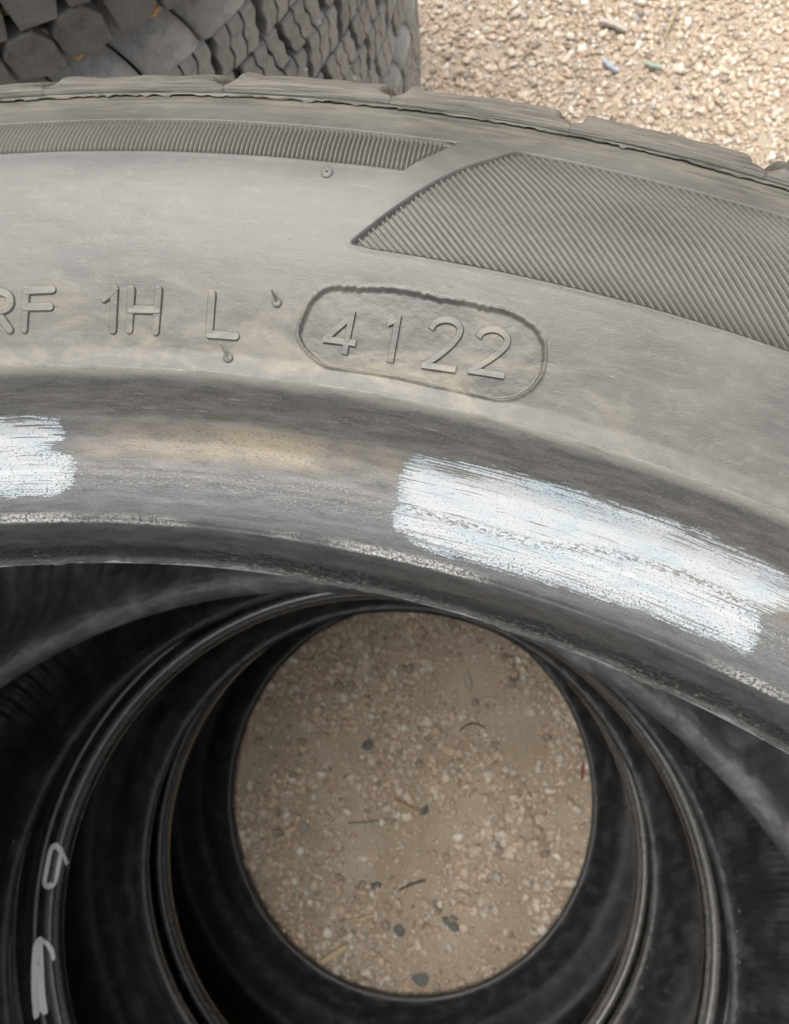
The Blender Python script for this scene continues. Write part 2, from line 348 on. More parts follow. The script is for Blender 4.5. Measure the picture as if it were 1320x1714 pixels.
# ------------------------------------------------------------------ ground and gravel
def build_ground():
    lin = np.concatenate([-np.geomspace(25, 1.3, 14), np.linspace(-1.2, 1.8, 180), np.geomspace(1.9, 25, 14)])
    X, Y = np.meshgrid(lin, lin, indexing='ij')
    w = np.clip(1.6 - np.hypot(X, Y - 0.3) * 0.25, 0.1, 1)
    Z = (noise2(X, Y, 3, ((2.2, 0.004), (7, 0.0022), (22, 0.0012))) - 0.004) * w
    o = link('ground', grid_mesh('ground', np.stack([X, Y, Z], -1), M_GROUND)); tag(o, 'tan packed dirt under the gravel', None, None, 'structure')
build_ground()
def ground_z(x, y): return noise2(np.asarray(x, float), np.asarray(y, float), 3, ((2.2, 0.004), (7, 0.0022), (22, 0.0012))) - 0.004

def ico(sub):
    t = (1 + 5 ** .5) / 2
    v = [(-1, t, 0), (1, t, 0), (-1, -t, 0), (1, -t, 0), (0, -1, t), (0, 1, t), (0, -1, -t), (0, 1, -t), (t, 0, -1), (t, 0, 1), (-t, 0, -1), (-t, 0, 1)]
    f = [(0, 11, 5), (0, 5, 1), (0, 1, 7), (0, 7, 10), (0, 10, 11), (1, 5, 9), (5, 11, 4), (11, 10, 2), (10, 7, 6), (7, 1, 8), (3, 9, 4), (3, 4, 2), (3, 2, 6), (3, 6, 8), (3, 8, 9), (4, 9, 5), (2, 4, 11), (6, 2, 10), (8, 6, 7), (9, 8, 1)]
    v = [np.array(p) / np.linalg.norm(p) for p in v]
    for _ in range(sub):
        c = {}; nf = []
        def mid(a, b):
            k = (min(a, b), max(a, b))
            if k not in c:
                m = v[a] + v[b]; v.append(m / np.linalg.norm(m)); c[k] = len(v) - 1
            return c[k]
        for a, b, d in f:
            x, y, z = mid(a, b), mid(b, d), mid(d, a); nf += [(a, x, z), (b, y, x), (d, z, y), (x, y, z)]
        f = nf
    return np.array(v), np.array(f)
ICO0, ICO1, ICO2 = ico(0), ico(1), ico(2)
def stone_shape(rng, base, rough=0.22):
    v = base[0].copy()
    for _ in range(6):                                 # chip flat facets off the ball
        d = rng.normal(size=3); d /= np.linalg.norm(d); k = rng.uniform(0.55, 0.95); h = v @ d
        v -= np.clip(h - k, 0, None)[:, None] * d * 0.9
    v *= (1 + rough * rng.uniform(-0.5, 0.5, (len(v), 1)))
    return v * np.array([1, rng.uniform(0.62, 0.95), rng.uniform(0.45, 0.75)])
def scatter(n, box, rmin, rmax, base, rng, keep):
    lib = [stone_shape(rng, base) for _ in range(40)]
    x = rng.uniform(box[0], box[1], n); y = rng.uniform(box[2], box[3], n)
    k = keep(x, y, rng); x, y = x[k], y[k]; n = len(x)
    r = rmin + (rmax - rmin) * rng.uniform(0, 1, n) ** 2.2
    z = ground_z(x, y) + r * rng.uniform(0.0, 0.6, n)
    L = np.array(lib)[rng.randint(0, len(lib), n)]                 # n, k, 3
    a = rng.uniform(0, 2 * math.pi, n); ca, sa = np.cos(a), np.sin(a)
    tx, ty = rng.normal(0, 0.35, n), rng.normal(0, 0.35, n)
    Z = L[..., 2] + L[..., 0] * tx[:, None] * 0.6 + L[..., 1] * ty[:, None] * 0.6
    X = L[..., 0] * ca[:, None] - L[..., 1] * sa[:, None]; Y = L[..., 0] * sa[:, None] + L[..., 1] * ca[:, None]
    P = np.stack([X * r[:, None] + x[:, None], Y * r[:, None] + y[:, None], Z * r[:, None] + z[:, None]], -1)
    F = base[1][None] + (np.arange(n) * len(base[0]))[:, None, None]
    return P.reshape(-1, 3), F.reshape(-1, 3)
HOLE_C, HOLE_R = (-0.0495, -0.219), 0.345
ADJ_C = (-0.378, 0.583)
def build_gravel():
    rng = np.random.RandomState(9)
    def bare(x, y): return noise2(x, y, 11, ((6, 0.8), (15, 0.35)))
    def inhole(x, y): return np.hypot(x - HOLE_C[0], y - HOLE_C[1]) < 0.215
    def under(x, y):
        a = np.hypot(x - HOLE_C[0], (y - HOLE_C[1]) / 1.05); b = np.hypot(x - ADJ_C[0], y - ADJ_C[1])
        return ((a > 0.225) & (a < 0.345)) | (b < 0.36)
    def open_ground(x, y, g): return ~under(x, y) & ~inhole(x, y) & ((bare(x, y) < 0.62) | (g.uniform(size=len(x)) < 0.35))
    def hole_keep(x, y, g):
        patch = np.exp(-(((x - 0.02) / 0.05) ** 2 + ((y + 0.085) / 0.04) ** 2)) + np.exp(-(((x - 0.085) / 0.035) ** 2 + ((y + 0.15) / 0.055) ** 2)) + 0.8 * np.exp(-(((x + 0.09) / 0.06) ** 2 + ((y + 0.27) / 0.04) ** 2))
        return (np.hypot(x - HOLE_C[0], (y - HOLE_C[1]) / 1.05) < 0.220) & (g.uniform(size=len(x)) > patch * 1.1) & ((bare(x * 2, y * 2) < 0.25) | (g.uniform(size=len(x)) < 0.3))
    parts = []
    near = (-0.25, 0.75, 0.42, 1.02)
    parts.append(scatter(5200, near, 0.0038, 0.0074, ICO1, rng, open_ground))
    parts.append(scatter(26000, near, 0.0020, 0.0050, ICO0, rng, open_ground))
    parts.append(scatter(9000, (-0.9, 1.2, -0.75, 0.42), 0.003, 0.0085, ICO0, rng, open_ground))
    parts.append(scatter(9000, (-0.9, 1.2, 1.02, 1.7), 0.003, 0.0085, ICO0, rng, open_ground))
    hb = (HOLE_C[0] - 0.22, HOLE_C[0] + 0.22, HOLE_C[1] - 0.235, HOLE_C[1] + 0.235)
    parts.append(scatter(2400, hb, 0.0030, 0.0078, ICO1, rng, hole_keep))
    parts.append(scatter(13000, hb, 0.0014, 0.0038, ICO0, rng, hole_keep))
    V = []; F = []; o = 0
    for p, f in parts: V.append(p); F.append(f + o); o += len(p)
    g = link('gravel', quads_mesh('gravel', np.vstack(V), np.vstack(F), M_GRAVEL))
    tag(g, 'loose tan and pinkish gravel strewn over the dirt', 'gravel', None, 'stuff')
build_gravel()

def pebble(name, label, xy, r, mat, cat='pebble', group=None, stretch=(1, 1, 1), rot=0.0, seed=1):
    rng = np.random.RandomState(seed); v = stone_shape(rng, ICO1, 0.45) * np.array(stretch) * r
    v *= 0.85; o = link(name, mesh_data(name, v, ICO1[1], mat, smooth=False)); o.location = (xy[0], xy[1], float(ground_z(xy[0], xy[1])) + r * 0.12); o.rotation_euler = (0.1, -0.1, rot)
    return tag(o, label, cat, group)
def chip(name, label, xy, L, W, T, rot, mat, cat, bend=0.0, lift=0.004, curl=0.0):
    n = 9; V = []; F = []
    for i in range(n):
        t = i / (n - 1) - 0.5; w = W * (0.55 + 0.45 * math.cos(t * 2.4)) * (1 + 0.15 * math.sin(i * 2.3)); yb = bend * (t * t - 0.12) * L; zz = curl * math.sin(t * 3) * L
        V += [(t * L, yb - w / 2, zz), (t * L, yb + w / 2, zz), (t * L, yb + w / 2 * 0.7, zz + T), (t * L, yb - w / 2 * 0.7, zz + T)]
    for i in range(n - 1):
        a = i * 4
        for k in range(4): F.append((a + k, a + (k + 1) % 4, a + 4 + (k + 1) % 4, a + 4 + k))
    F += [(3, 2, 1, 0), tuple(4 * (n - 1) + k for k in range(4))]
    o = link(name, mesh_data(name, V, F, mat, smooth=False)); o.location = (xy[0], xy[1], float(ground_z(xy[0], xy[1])) + lift); o.rotation_euler = (0.03, 0.05, rot)
    return tag(o, label, cat)

# ------------------------------------------------------------------ top tyre: measured profile (radius, height) in millimetres
TOP_C = (-0.0617, -0.2199)
TOP_Z = CAM_H - 0.118
SHX, SHY = 0.041, 0.012               # the unmounted casing leans a little: its top face is not quite level
Z_LOW = -257.0
PROF = np.array([(228.8, -30.3), (230.2, -27.6), (231.8, -20.5), (233.2, -14.5), (233.9, -12.4), (235.2, -10.9), (237, -9.9), (239.5, -9.1), (243, -8.2), (246.5, -7.0), (249.2, -4.6), (251.6, -1.4),
                 (253.2, 1.0), (254.3, 1.85), (255.4, 1.95), (257, 1.95), (260, 2.8), (265, 4.2), (270, 5.6), (276, 6.7), (280, 7.0), (283.6, 6.5), (287, 4.4), (291.1, 0.9), (294, -1.0), (297.3, -2.7), (300, -5.2)])
_R = np.linspace(228.8, 300, 1425)
_Z = np.interp(_R, PROF[:, 0], PROF[:, 1])
def _sm(z, k):
    p = np.pad(z, k, mode='reflect', reflect_type='odd'); return np.convolve(p, np.ones(2 * k + 1) / (2 * k + 1), 'valid')
_Zs = _sm(_sm(_Z, 6), 6); _Zw = _sm(_sm(_Z, 34), 34)
_mixw = sstep(256.5, 262, _R)
_Zs = _Zs * (1 - _mixw) + _Zw * _mixw
def prof_z(R): return np.interp(R, _R, _Zs)
def top_xyz(th, R, z):
    """angle (deg), radius and local height (mm) of the top tyre -> metres, in the tyre's own space"""
    th = np.asarray(th, float) * DEG; R = np.asarray(R, float); z = np.asarray(z, float)
    x = R * np.cos(th); y = R * np.sin(th); w = np.clip((z - Z_LOW) / (-Z_LOW), 0, 1)
    return np.stack(np.broadcast_arrays(x, y, z + (SHX * x + SHY * y) * w), -1) * MM
A0 = 77.0
LOZ = [(80.802,260.78),(80.739,262.25),(80.538,264.78),(80.123,266.62),(79.472,267.2),(78.818,267.35),(78.509,267.61),(77.993,267.77),(77.081,267.70),(75.793,267.73),(74.818,267.47),(74.344,267.02),(73.991,265.98),(73.747,264.40),(73.650,262.24),(73.697,260.47),(74.004,258.53),(74.534,257.31),(75.205,257.19),(76.569,257.17),(77.607,257.33),(78.642,257.29),(79.474,257.22),(79.897,257.34),(80.312,258.27),(80.625,259.42)]
def ab(th, R): return (np.asarray(th, float) - A0) * DEG * 275.0, np.asarray(R, float)
def poly_ab(p): return [(float((t - A0) * DEG * 275.0), r) for t, r in p]
LOZ_P = [tuple(q) for q in catmull(np.array(poly_ab(LOZ + LOZ[:1])), 3)[:-1]]
BIG_END, SMALL_END = 48.0, 104.0
def arc(t0, t1, r, n=24): return [(t, r) for t in np.linspace(t0, t1, n)]
BIG_P = poly_ab([(79.62, 272.8), (77.95, 281.0), (75.86, 291.2)] + arc(75.6, BIG_END, 291.4) + [(BIG_END, 272.4)] + arc(BIG_END, 79.0, 272.5))
SMALL_P = poly_ab([(78.60, 283.6), (77.47, 291.1)] + arc(77.8, SMALL_END, 291.0) + [(SMALL_END, 283.6)] + arc(SMALL_END, 78.9, 283.5))
def hatch_mask(th, R):
    a, b = np.broadcast_arrays(*ab(th, R)); return np.maximum(sstep(0.1, -0.15, poly_sdf(a, b, BIG_P)), sstep(0.1, -0.15, poly_sdf(a, b, SMALL_P)))
def relief(th, R):
    """height (mm) of the moulded relief over the plain sidewall"""
    a, b = ab(th, R); h = np.zeros(np.broadcast(a, b).shape); a, b = np.broadcast_arrays(a, b)
    d = poly_sdf(a, b, LOZ_P)
    rag = 0.15 * noise1(a * 1.0, 5, ((0.6, 0.25), (1.7, 0.7), (3.6, 0.9))) * sstep(264, 266.5, b) + 0.05 * noise2(a, b, 8, ((1.5, 1),))
    d2 = d + rag
    h -= 0.75 * sstep(0.10, -0.10, d2)
    h += (0.15 + 0.24 * sstep(264, 259, b)) * np.exp(-((d2 - 0.22) / 0.17) ** 2) * (1 + 0.4 * noise1(a, 15, ((0.8, 1), (2.2, 0.7))))
    h += sstep(0.0, -0.6, d) * 0.035 * noise2(a, b, 21, ((0.5, 1), (1.4, 0.6), (3.5, 0.3)))
    for P, dep in ((BIG_P, 1.0), (SMALL_P, 0.95)):
        e = poly_sdf(a, b, P); h -= dep * sstep(0.18, -0.16, e); h += 0.07 * np.exp(-((e - 0.3) / 0.22) ** 2)
    h += 0.05 * noise2(a * 0.12, b * 0.25, 31, ((1, 1), (2.3, 0.6)))
    return h
top_tire = thing('car_tire', 'dusty grey low-profile tire on top of the stack, date code 4122 and white paint dabs', 'tire', (TOP_C[0], TOP_C[1], TOP_Z), 'tires stacked flat on the gravel')

TH = np.concatenate([np.arange(-150, 52, 1.5), np.arange(52, 104, 0.042), np.arange(104, 210.01, 1.5)]); TH[-1] = 210.0
def uv_of(th, v): return np.stack(np.broadcast_arrays((np.asarray(th) - A0) * DEG * 26.0, v), -1)
def build_top_sidewall():
    R = np.concatenate([np.arange(254.6, 269.5, 0.15), np.arange(269.5, 297.3, 0.23), [297.3, 298.2]])
    T, RR = np.meshgrid(TH, R); h = np.zeros(T.shape); m = (TH > 51) & (TH < 105)
    h[:, m] = relief(T[:, m], RR[:, m]); h *= sstep(254.6, 256, RR) * sstep(297.6, 296, RR)
    P = top_xyz(T, RR, prof_z(RR) + h)
    hm = np.zeros(T.shape); hm[:, m] = hatch_mask(T[:, m], RR[:, m])
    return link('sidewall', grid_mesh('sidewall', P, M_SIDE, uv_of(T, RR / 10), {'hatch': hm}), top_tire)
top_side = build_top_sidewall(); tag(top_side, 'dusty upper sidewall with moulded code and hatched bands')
def bead_wob(T, RR):
    """slightly torn, uneven toe edge"""
    w = sstep(231.5, 228.8, RR)
    return w * (0.35 * noise1(T, 41, ((0.35, 1), (1.1, 0.6), (4, 0.35))) + 0.22 * np.clip(noise1(T, 43, ((3, 1),)) - 0.35, 0, 1)), w * 0.3 * noise1(T, 44, ((0.9, 1), (3.5, 0.5)))
def build_top_bead():
    R = np.concatenate([np.linspace(228.8, 236, 44), np.arange(236.3, 254.6, 0.35), [254.6]])
    th = np.concatenate([np.arange(-150, 48, 1.5), np.arange(48, 110, 0.11), np.arange(110, 210.01, 1.5)]); th[-1] = 210
    T, RR = np.meshgrid(th, R); dr, dz = bead_wob(T, RR)
    # fine moulded rim lines and a small step above the heel
    h = 0.10 * np.exp(-((RR - 240.9) / 0.22) ** 2) - 0.12 * np.exp(-((RR - 241.6) / 0.25) ** 2) + 0.10 * np.exp(-((RR - 248.3) / 0.3) ** 2) - 0.16 * np.exp(-((RR - 234.4) / 0.16) ** 2)
    h += 0.06 * noise2(T * 0.9, RR * 0.5, 51, ((1, 1), (2.7, 0.5)))
    P = top_xyz(T, RR + dr, prof_z(RR) + h + dz)
    return link('bead', grid_mesh('bead', P, M_BEAD, uv_of(T, RR / 10)), top_tire)
top_bead = build_top_bead(); tag(top_bead, 'scuffed upper bead with tan dirt and white paint dabs')
def bead_z(R): return prof_z(R)

def build_top_rest():
    th = np.concatenate([np.arange(-150, 20, 2.0), np.arange(20, 150, 0.22), np.arange(150, 210.1, 2.0)]); th[-1] = 210
    # tread base (under the blocks), grooves all round, down to the lower shoulder
    b = [(297.2, -2.9), (297.9, -4.8), (299.0, -9.5), (300.6, -16), (303.5, -26), (305, -40), (307, -60), (309, -66), (315.8, -66.5), (316, -96), (309, -96.5), (309, -106), (316.4, -106.5), (316.4, -146), (309, -146.5),
         (309, -156), (316, -156.5), (315.8, -190), (314, -212), (309, -230), (301, -243), (294, -250)]
    T, I = np.meshgrid(np.arange(-150, 210.1, 1.0), np.arange(len(b))); B = np.array(b)
    o = link('tread', grid_mesh('tread', top_xyz(T, B[I, 0], B[I, 1]), M_TREAD, uv_of(T, I * 1.0)), top_tire)
    lo = np.array([(294, -250), (286, -255), (276, -257), (266, -256.5), (258, -254.5), (254.5, -253)])
    T, I = np.meshgrid(np.arange(-150, 210.1, 2.0), np.arange(len(lo)))
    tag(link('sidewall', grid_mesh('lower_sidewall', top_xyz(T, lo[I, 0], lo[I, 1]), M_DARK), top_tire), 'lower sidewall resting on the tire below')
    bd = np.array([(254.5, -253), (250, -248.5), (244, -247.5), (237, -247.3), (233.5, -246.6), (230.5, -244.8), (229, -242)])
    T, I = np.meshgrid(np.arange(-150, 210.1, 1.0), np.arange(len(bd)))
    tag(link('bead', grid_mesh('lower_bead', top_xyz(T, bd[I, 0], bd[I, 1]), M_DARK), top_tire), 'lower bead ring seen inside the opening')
    # inner liner with slanted moulded vent lines on the lower wall
    k = np.array([(229, -242), (229.5, -239.2), (231.4, -236.6), (234.6, -235.2), (238.6, -235.8), (243.5, -239.2), (255, -247), (266, -249.5), (278, -248), (288, -240), (296, -225), (300, -205), (302, -170), (302.5, -136), (302, -95), (300, -60), (296, -36), (288, -18), (277, -10), (264, -9), (252, -13), (244, -18.5), (238, -23), (233, -27.8), (230.4, -29.8), (228.8, -30.3)])
    kk = catmull(k, 5); T, I = np.meshgrid(th, np.arange(len(kk))); RR, ZZ = kk[I, 0], kk[I, 1]
    ph = (T * DEG * 250 / 8.2 + (RR - 230) * 0.055) % 1.0
    low = sstep(241, 247, RR) * (ZZ < -136)
    ZZ = ZZ - low * 1.9 * np.exp(-((ph - 0.5) / 0.15) ** 2) + sstep(228, 233, RR) * sstep(244, 240, RR) * (ZZ < -136) * 0.35 * np.clip(noise2(T * 1.1, RR * 0.7, 61, ((1, 1), (2, 0.6))), -0.2, 1)
    link('inner_liner', grid_mesh('inner_liner', top_xyz(T, RR, ZZ), M_LINER_DUSTY), top_tire)
    return o
top_tread = build_top_rest()

# shoulder blocks: each pitch of the tread its own piece
NOTCH = [89.75, 84.4, 79.6, 74.62, 69.4]
def shoulder_block(t0, t1, fine, seed):
    rng = np.random.RandomState(seed)
    pr = np.array([(297.35, -2.2), (298.2, -2.05), (300.5, -3.5), (303.2, -7.0), (305.4, -10.6), (307.0, -13.8), (309.6, -20.5), (312.2, -31), (314.2, -46), (315.2, -60), (312, -62)])
    if fine: pr = catmull(pr, 3)
    n = 60 if fine else 6
    s = np.linspace(0, 1, n); S, I = np.meshgrid(s, np.arange(len(pr)))
    R, Z = pr[I, 0].copy(), pr[I, 1].copy()
    g = sstep(298.7, 299.7, R)                                   # grooves open towards the tread
    gl, gr_ = 0.30, 0.34
    slant = (R - 303) * 0.03
    a = t0 - g * (gl + slant * 0.4); bb = t1 + g * (gr_ - slant * 0.2)  # t0 > t1 (counter-clockwise angles fall to the right)
    T = a + (bb - a) * S
    if fine:
        e = np.minimum(S, 1 - S)
        h = 0.25 * noise1(T, seed, ((0.6, 1), (2.2, 0.5), (7, 0.25))) * g + 0.28 * np.clip(noise1(T * 1.0, seed + 7, ((1.3, 1), (3.1, 0.6))), 0, 1) * np.exp(-((R - 307) / 1.6) ** 2)
        h += -0.8 * g * np.exp(-(e / 0.014) ** 2) + 0.30 * g * np.exp(-((S - 0.04) / 0.03) ** 2)
        groove = -0.45 * np.exp(-((Z + 6.0 + 4 * (S - 0.5)) / 0.9) ** 2) * sstep(0.08, 0.25, S) * sstep(0.98, 0.7, S)   # long scuff dragged along the block
        R = R + (h + groove) * 0.75; Z = Z + (h + groove) * 0.6
    P = top_xyz(T, R, Z); n0, m0 = P.shape[:2]
    # skirts at both ends and along the lip drop onto the base
    def down(T_, R_, Z_): return top_xyz(T_, R_ - 5.5 * sstep(298.5, 301.5, R_) - 0.2, Z_ - 3.0 * sstep(298, 301, R_) - 0.5)
    L = down(T[:, 0], R[:, 0], Z[:, 0]); Rr = down(T[:, -1], R[:, -1], Z[:, -1])
    P = np.concatenate([L[:, None], P, Rr[:, None]], 1)
    Tu = np.concatenate([T[:, :1], T, T[:, -1:]], 1)
    lipT = Tu[0]; lip = top_xyz(lipT, np.full(lipT.shape, 297.5), np.full(lipT.shape, -3.6))
    P = np.concatenate([lip[None], P], 0); Tu = np.concatenate([Tu[:1], Tu], 0)
    v = np.repeat(np.arange(P.shape[0])[:, None] * 0.09, P.shape[1], 1) + seed * 3.7
    P = P[:, ::-1]; Tu = Tu[:, ::-1]
    return link('tread_block', grid_mesh('tread_block', P, M_TREAD, np.stack([(Tu - A0) * DEG * 30, v], -1)), top_tread)
edges = [NOTCH[0] + 5.1 * k for k in (3, 2, 1)] + NOTCH + [NOTCH[-1] - 5.1 * k for k in (1, 2, 3)]
for i in range(len(edges) - 1): shoulder_block(edges[i], edges[i + 1], True, 100 + i)
rest = np.linspace(edges[-1], edges[0] - 360, 62)
for i in range(len(rest) - 1): shoulder_block(rest[i], rest[i + 1], False, 300 + i)
def build_lip():
    th = np.concatenate([np.arange(-150, 50, 2.0), np.arange(50, 106, 0.06), np.arange(106, 210.1, 2.0)]); th[-1] = 210
    j = 0.16 + 0.13 * noise1(th, 71, ((1.1, 0.7), (3.3, 0.8), (7, 1.0))) + 0.55 * np.clip(noise1(th, 72, ((2.6, 1), (6, 0.8))) - 0.75, 0, 1)
    lift = 0.05 * noise1(th, 73, ((1.6, 1), (5, 0.8)))
    z0 = prof_z(297.0)
    rows = [(299.2 + 0 * j, -4.4 + 0 * j), (298.8 + 0 * j, z0 - 0.05), (298.0 + 0 * j, z0 + 0.36 + lift), (297.2 - j, z0 + 0.42 + lift + j * 0.1), (297.15 - j, z0 + 0.24 + lift), (298.0 + 0 * j, z0 + 0.05), (298.9 + 0 * j, z0 - 0.9)]
    P = np.stack([top_xyz(th, r, z) for r, z in rows[::-1]])
    T = np.repeat(th[None], len(rows), 0); v = np.repeat(np.arange(len(rows))[:, None] * 0.06, len(th), 1)
    tag(link('flash_lip', grid_mesh('flash_lip', P, M_TREAD, np.stack([(T - A0) * DEG * 30, v + 50], -1)), top_tire), 'ragged thin lip of rubber along the shoulder')
build_lip()

# ---- moulded strokes: a flat-topped or pointed bar laid on the sidewall along a path of (angle, radius)
def stroke(path, width, height, surf, xyz, cap='round', sharp=False, base=0.25, jit=0.0, rref=275.0):
    p = np.asarray(path, float); a = (p[:, 0]) * DEG * rref; q = np.stack([a, p[:, 1]], 1)
    d = np.gradient(q, axis=0) if len(q) > 2 else np.repeat((q[1:] - q[:1]), 2, 0)
    d /= np.linalg.norm(d, axis=1)[:, None] + 1e-9
    w = np.full(len(q), width / 2.0)
    if cap == 'round':
        ts = np.array([1.0, 0.92, 0.7, 0.38]); r = width / 2
        q = np.vstack([q[0] - d[0] * ts[:, None] * r, q, q[-1] + d[-1] * ts[::-1][:, None] * r]); c = np.sqrt(1 - np.minimum(ts, 0.985) ** 2) * r
        d = np.vstack([np.repeat(d[:1], 4, 0), d, np.repeat(d[-1:], 4, 0)]); w = np.concatenate([c, w, c[::-1]])
    n = np.stack([-d[:, 1], d[:, 0]], 1)
    if sharp: sec = [(-1.0, -base), (-0.30, height), (0.30, height), (1.0, -base)]
    else: sec = [(-1.08, -base), (-1.0, height * 0.55), (-0.8, height), (0.8, height), (1.0, height * 0.55), (1.08, -base)]
    rows = []
    for sx, sz in sec:
        pt = q + n * (w * sx)[:, None]
        th = pt[:, 0] / (DEG * rref); R = pt[:, 1]
        z = surf(q[:, 0] / (DEG * rref), q[:, 1]) * 0.5 + surf(th, R) * 0.5 + sz * (np.minimum(1, w / (width * 0.25)) if cap == 'round' and sz > 0 else 1)
        rows.append(xyz(th, R, z))
    P = np.stack(rows)                                               # sections x points
    k, m = P.shape[:2]; idx = np.arange(k * m).reshape(k, m); F = []
    for i in range(k - 1):
        for jx in range(m - 1): F.append((idx[i, jx], idx[i, jx + 1], idx[i + 1, jx + 1], idx[i + 1, jx]))
    F.append(tuple(idx[:, 0])); F.append(tuple(idx[::-1, -1]))
    return P.reshape(-1, 3), F
def merge(parts):
    V = []; F = []; o = 0
    for v, f in parts: V.append(v); F += [tuple(i + o for i in t) for t in f]; o += len(v)
    return np.vstack(V), F
def uv_from(V):
    x, y = V[:, 0], V[:, 1]; return np.stack([(np.degrees(np.arctan2(y, x)) - A0) * DEG * 26.0, np.hypot(x, y) * 100], 1)
def plain(th, R): return prof_z(R)
def floor_(th, R): return prof_z(R) - 0.75
def dens(path, n=5):
    p = np.asarray(path, float); out = [p[0]]
    for a, b in zip(p[:-1], p[1:]): out += [a + (b - a) * t for t in np.linspace(0, 1, n + 1)[1:]]
    return np.array(out)
CODE = [
 [[(90.631,264.52),(90.818,259.49)], ['c',(90.631,264.52),(90.30,264.5),(89.98,264.3),(89.80,263.7),(89.80,262.75),(89.98,262.1),(90.30,261.9),(90.719,261.96)], [(90.245,261.87),(89.892,259.42)]],
 [[(89.264,264.44),(89.427,259.43)], [(89.264,264.44),(88.448,264.51)], [(89.347,262.30),(88.551,262.29)]],
 [[(86.838,263.35),(86.494,264.54)], [(86.494,264.54),(86.568,259.32)]],
 [[(85.975,264.53),(86.049,259.39)], [(85.138,264.60),(85.216,259.32)], [(86.006,262.03),(85.178,262.11)]],
 [[(83.504,264.49),(83.529,259.38)], [(83.529,259.38),(82.719,259.44)]]]
def character(strokes, width, height, surf, cap):
    parts = []
    for k, s in enumerate(strokes):
        path = catmull(s[1:], 5) if s[0] == 'c' else dens(s)
        parts.append(stroke(path, width, height + 0.012 * k, surf, top_xyz, cap))
    V, F = merge(parts)
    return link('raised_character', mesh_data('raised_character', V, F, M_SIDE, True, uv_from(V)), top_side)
def autosmooth(o):
    try: o.data.set_sharp_from_angle(angle=math.radians(38))
    except Exception: pass
for ch, txt in zip(CODE, 'RF1HL'): o = character(ch, 1.22, 0.32, plain, 'round'); autosmooth(o); tag(o, 'raised moulded %s on the sidewall' % ('letter ' + txt if txt.isalpha() else 'numeral ' + txt))
DATE = [
 [[(80.02,260.56),(79.33,263.9)], [(80.06,260.54),(79.08,260.60)], [(79.31,264.5),(79.375,259.0)]],
 [[(78.25,263.70),(77.99,264.45)], [(77.976,264.85),(77.969,258.95)]],
 [['c',(76.983,263.95),(76.909,264.75),(76.738,265.28),(76.520,265.49),(76.280,265.28),(76.159,264.59),(76.192,263.57),(76.357,262.29),(76.62,260.9),(76.93,259.58)], [(77.03,259.36),(76.035,259.62)]],
 [['c',(75.609,264.10),(75.537,264.81),(75.370,265.31),(75.167,265.50),(74.932,265.25),(74.790,264.60),(74.817,263.64),(74.992,262.50),(75.27,261.2),(75.55,260.12)], [(75.66,259.9),(74.615,260.2)]]]
for ch, txt in zip(DATE, '4122'): o = character(ch, 0.98, 0.42, floor_, 'flat'); autosmooth(o); tag(o, 'raised moulded numeral %s inside the oblong recess' % txt)

def ribs():
    hb = link('hatched_band', None, top_tire); tag(hb, 'large hatched panel of slanted ribs'); hs = link('hatched_band', None, top_tire); tag(hs, 'narrow hatched strip of short ribs')
    surf = lambda th, R: prof_z(R) - 0.98
    t0 = 79.42
    while t0 > BIG_END + 0.3:
        t = np.linspace(0, 18.9, 60); th = t0 + 0.26 * t - 0.00225 * t * t; R = 272.5 + t
        lim = np.where(R < 290.6, np.interp(R, [272.8, 281.0, 291.2], [79.62, 77.95, 75.86]), 75.8)
        ok = np.where(th < lim - 0.02)[0]
        if len(ok) > 3:
            tm = t[ok[-1]]; tt = np.linspace(0.05, tm, 7); th = t0 + 0.26 * tt - 0.00225 * tt * tt
            V, F = stroke(np.stack([th, 272.5 + tt], 1), 0.30, 0.96, surf, top_xyz, 'flat', True)
            link('rib', mesh_data('rib', V, F, M_RIB, True, uv_from(V)), hb)
        t0 -= 0.238
    t0 = 78.55
    while t0 < SMALL_END - 0.3:
        tt = np.linspace(0.08, 7.3, 6); th = t0 + 0.019 * tt; R = 283.6 + tt
        lim = np.interp(R, [283.6, 291.1], [78.60, 77.47]); ok = th > lim + 0.03
        V, F = stroke(np.stack([th, R], 1), 0.27, 0.94, surf, top_xyz, 'flat', True)
        link('rib', mesh_data('rib', V, F, M_RIB, True, uv_from(V)), hs)
        t0 += 0.131
    for k in range(1, 8):                                              # short ribs that fill the pointed end
        t0 = 78.55 - 0.131 * k; r0 = np.interp(t0, [77.47, 78.60], [291.1, 283.6]) + 0.25
        if 290.8 - r0 < 0.6: continue
        R = np.linspace(r0, 290.9, 4); V, F = stroke(np.stack([t0 + 0.019 * (R - 283.6), R], 1), 0.27, 0.94, surf, top_xyz, 'flat', True)
        link('rib', mesh_data('rib', V, F, M_RIB, True, uv_from(V)), hs)
ribs()

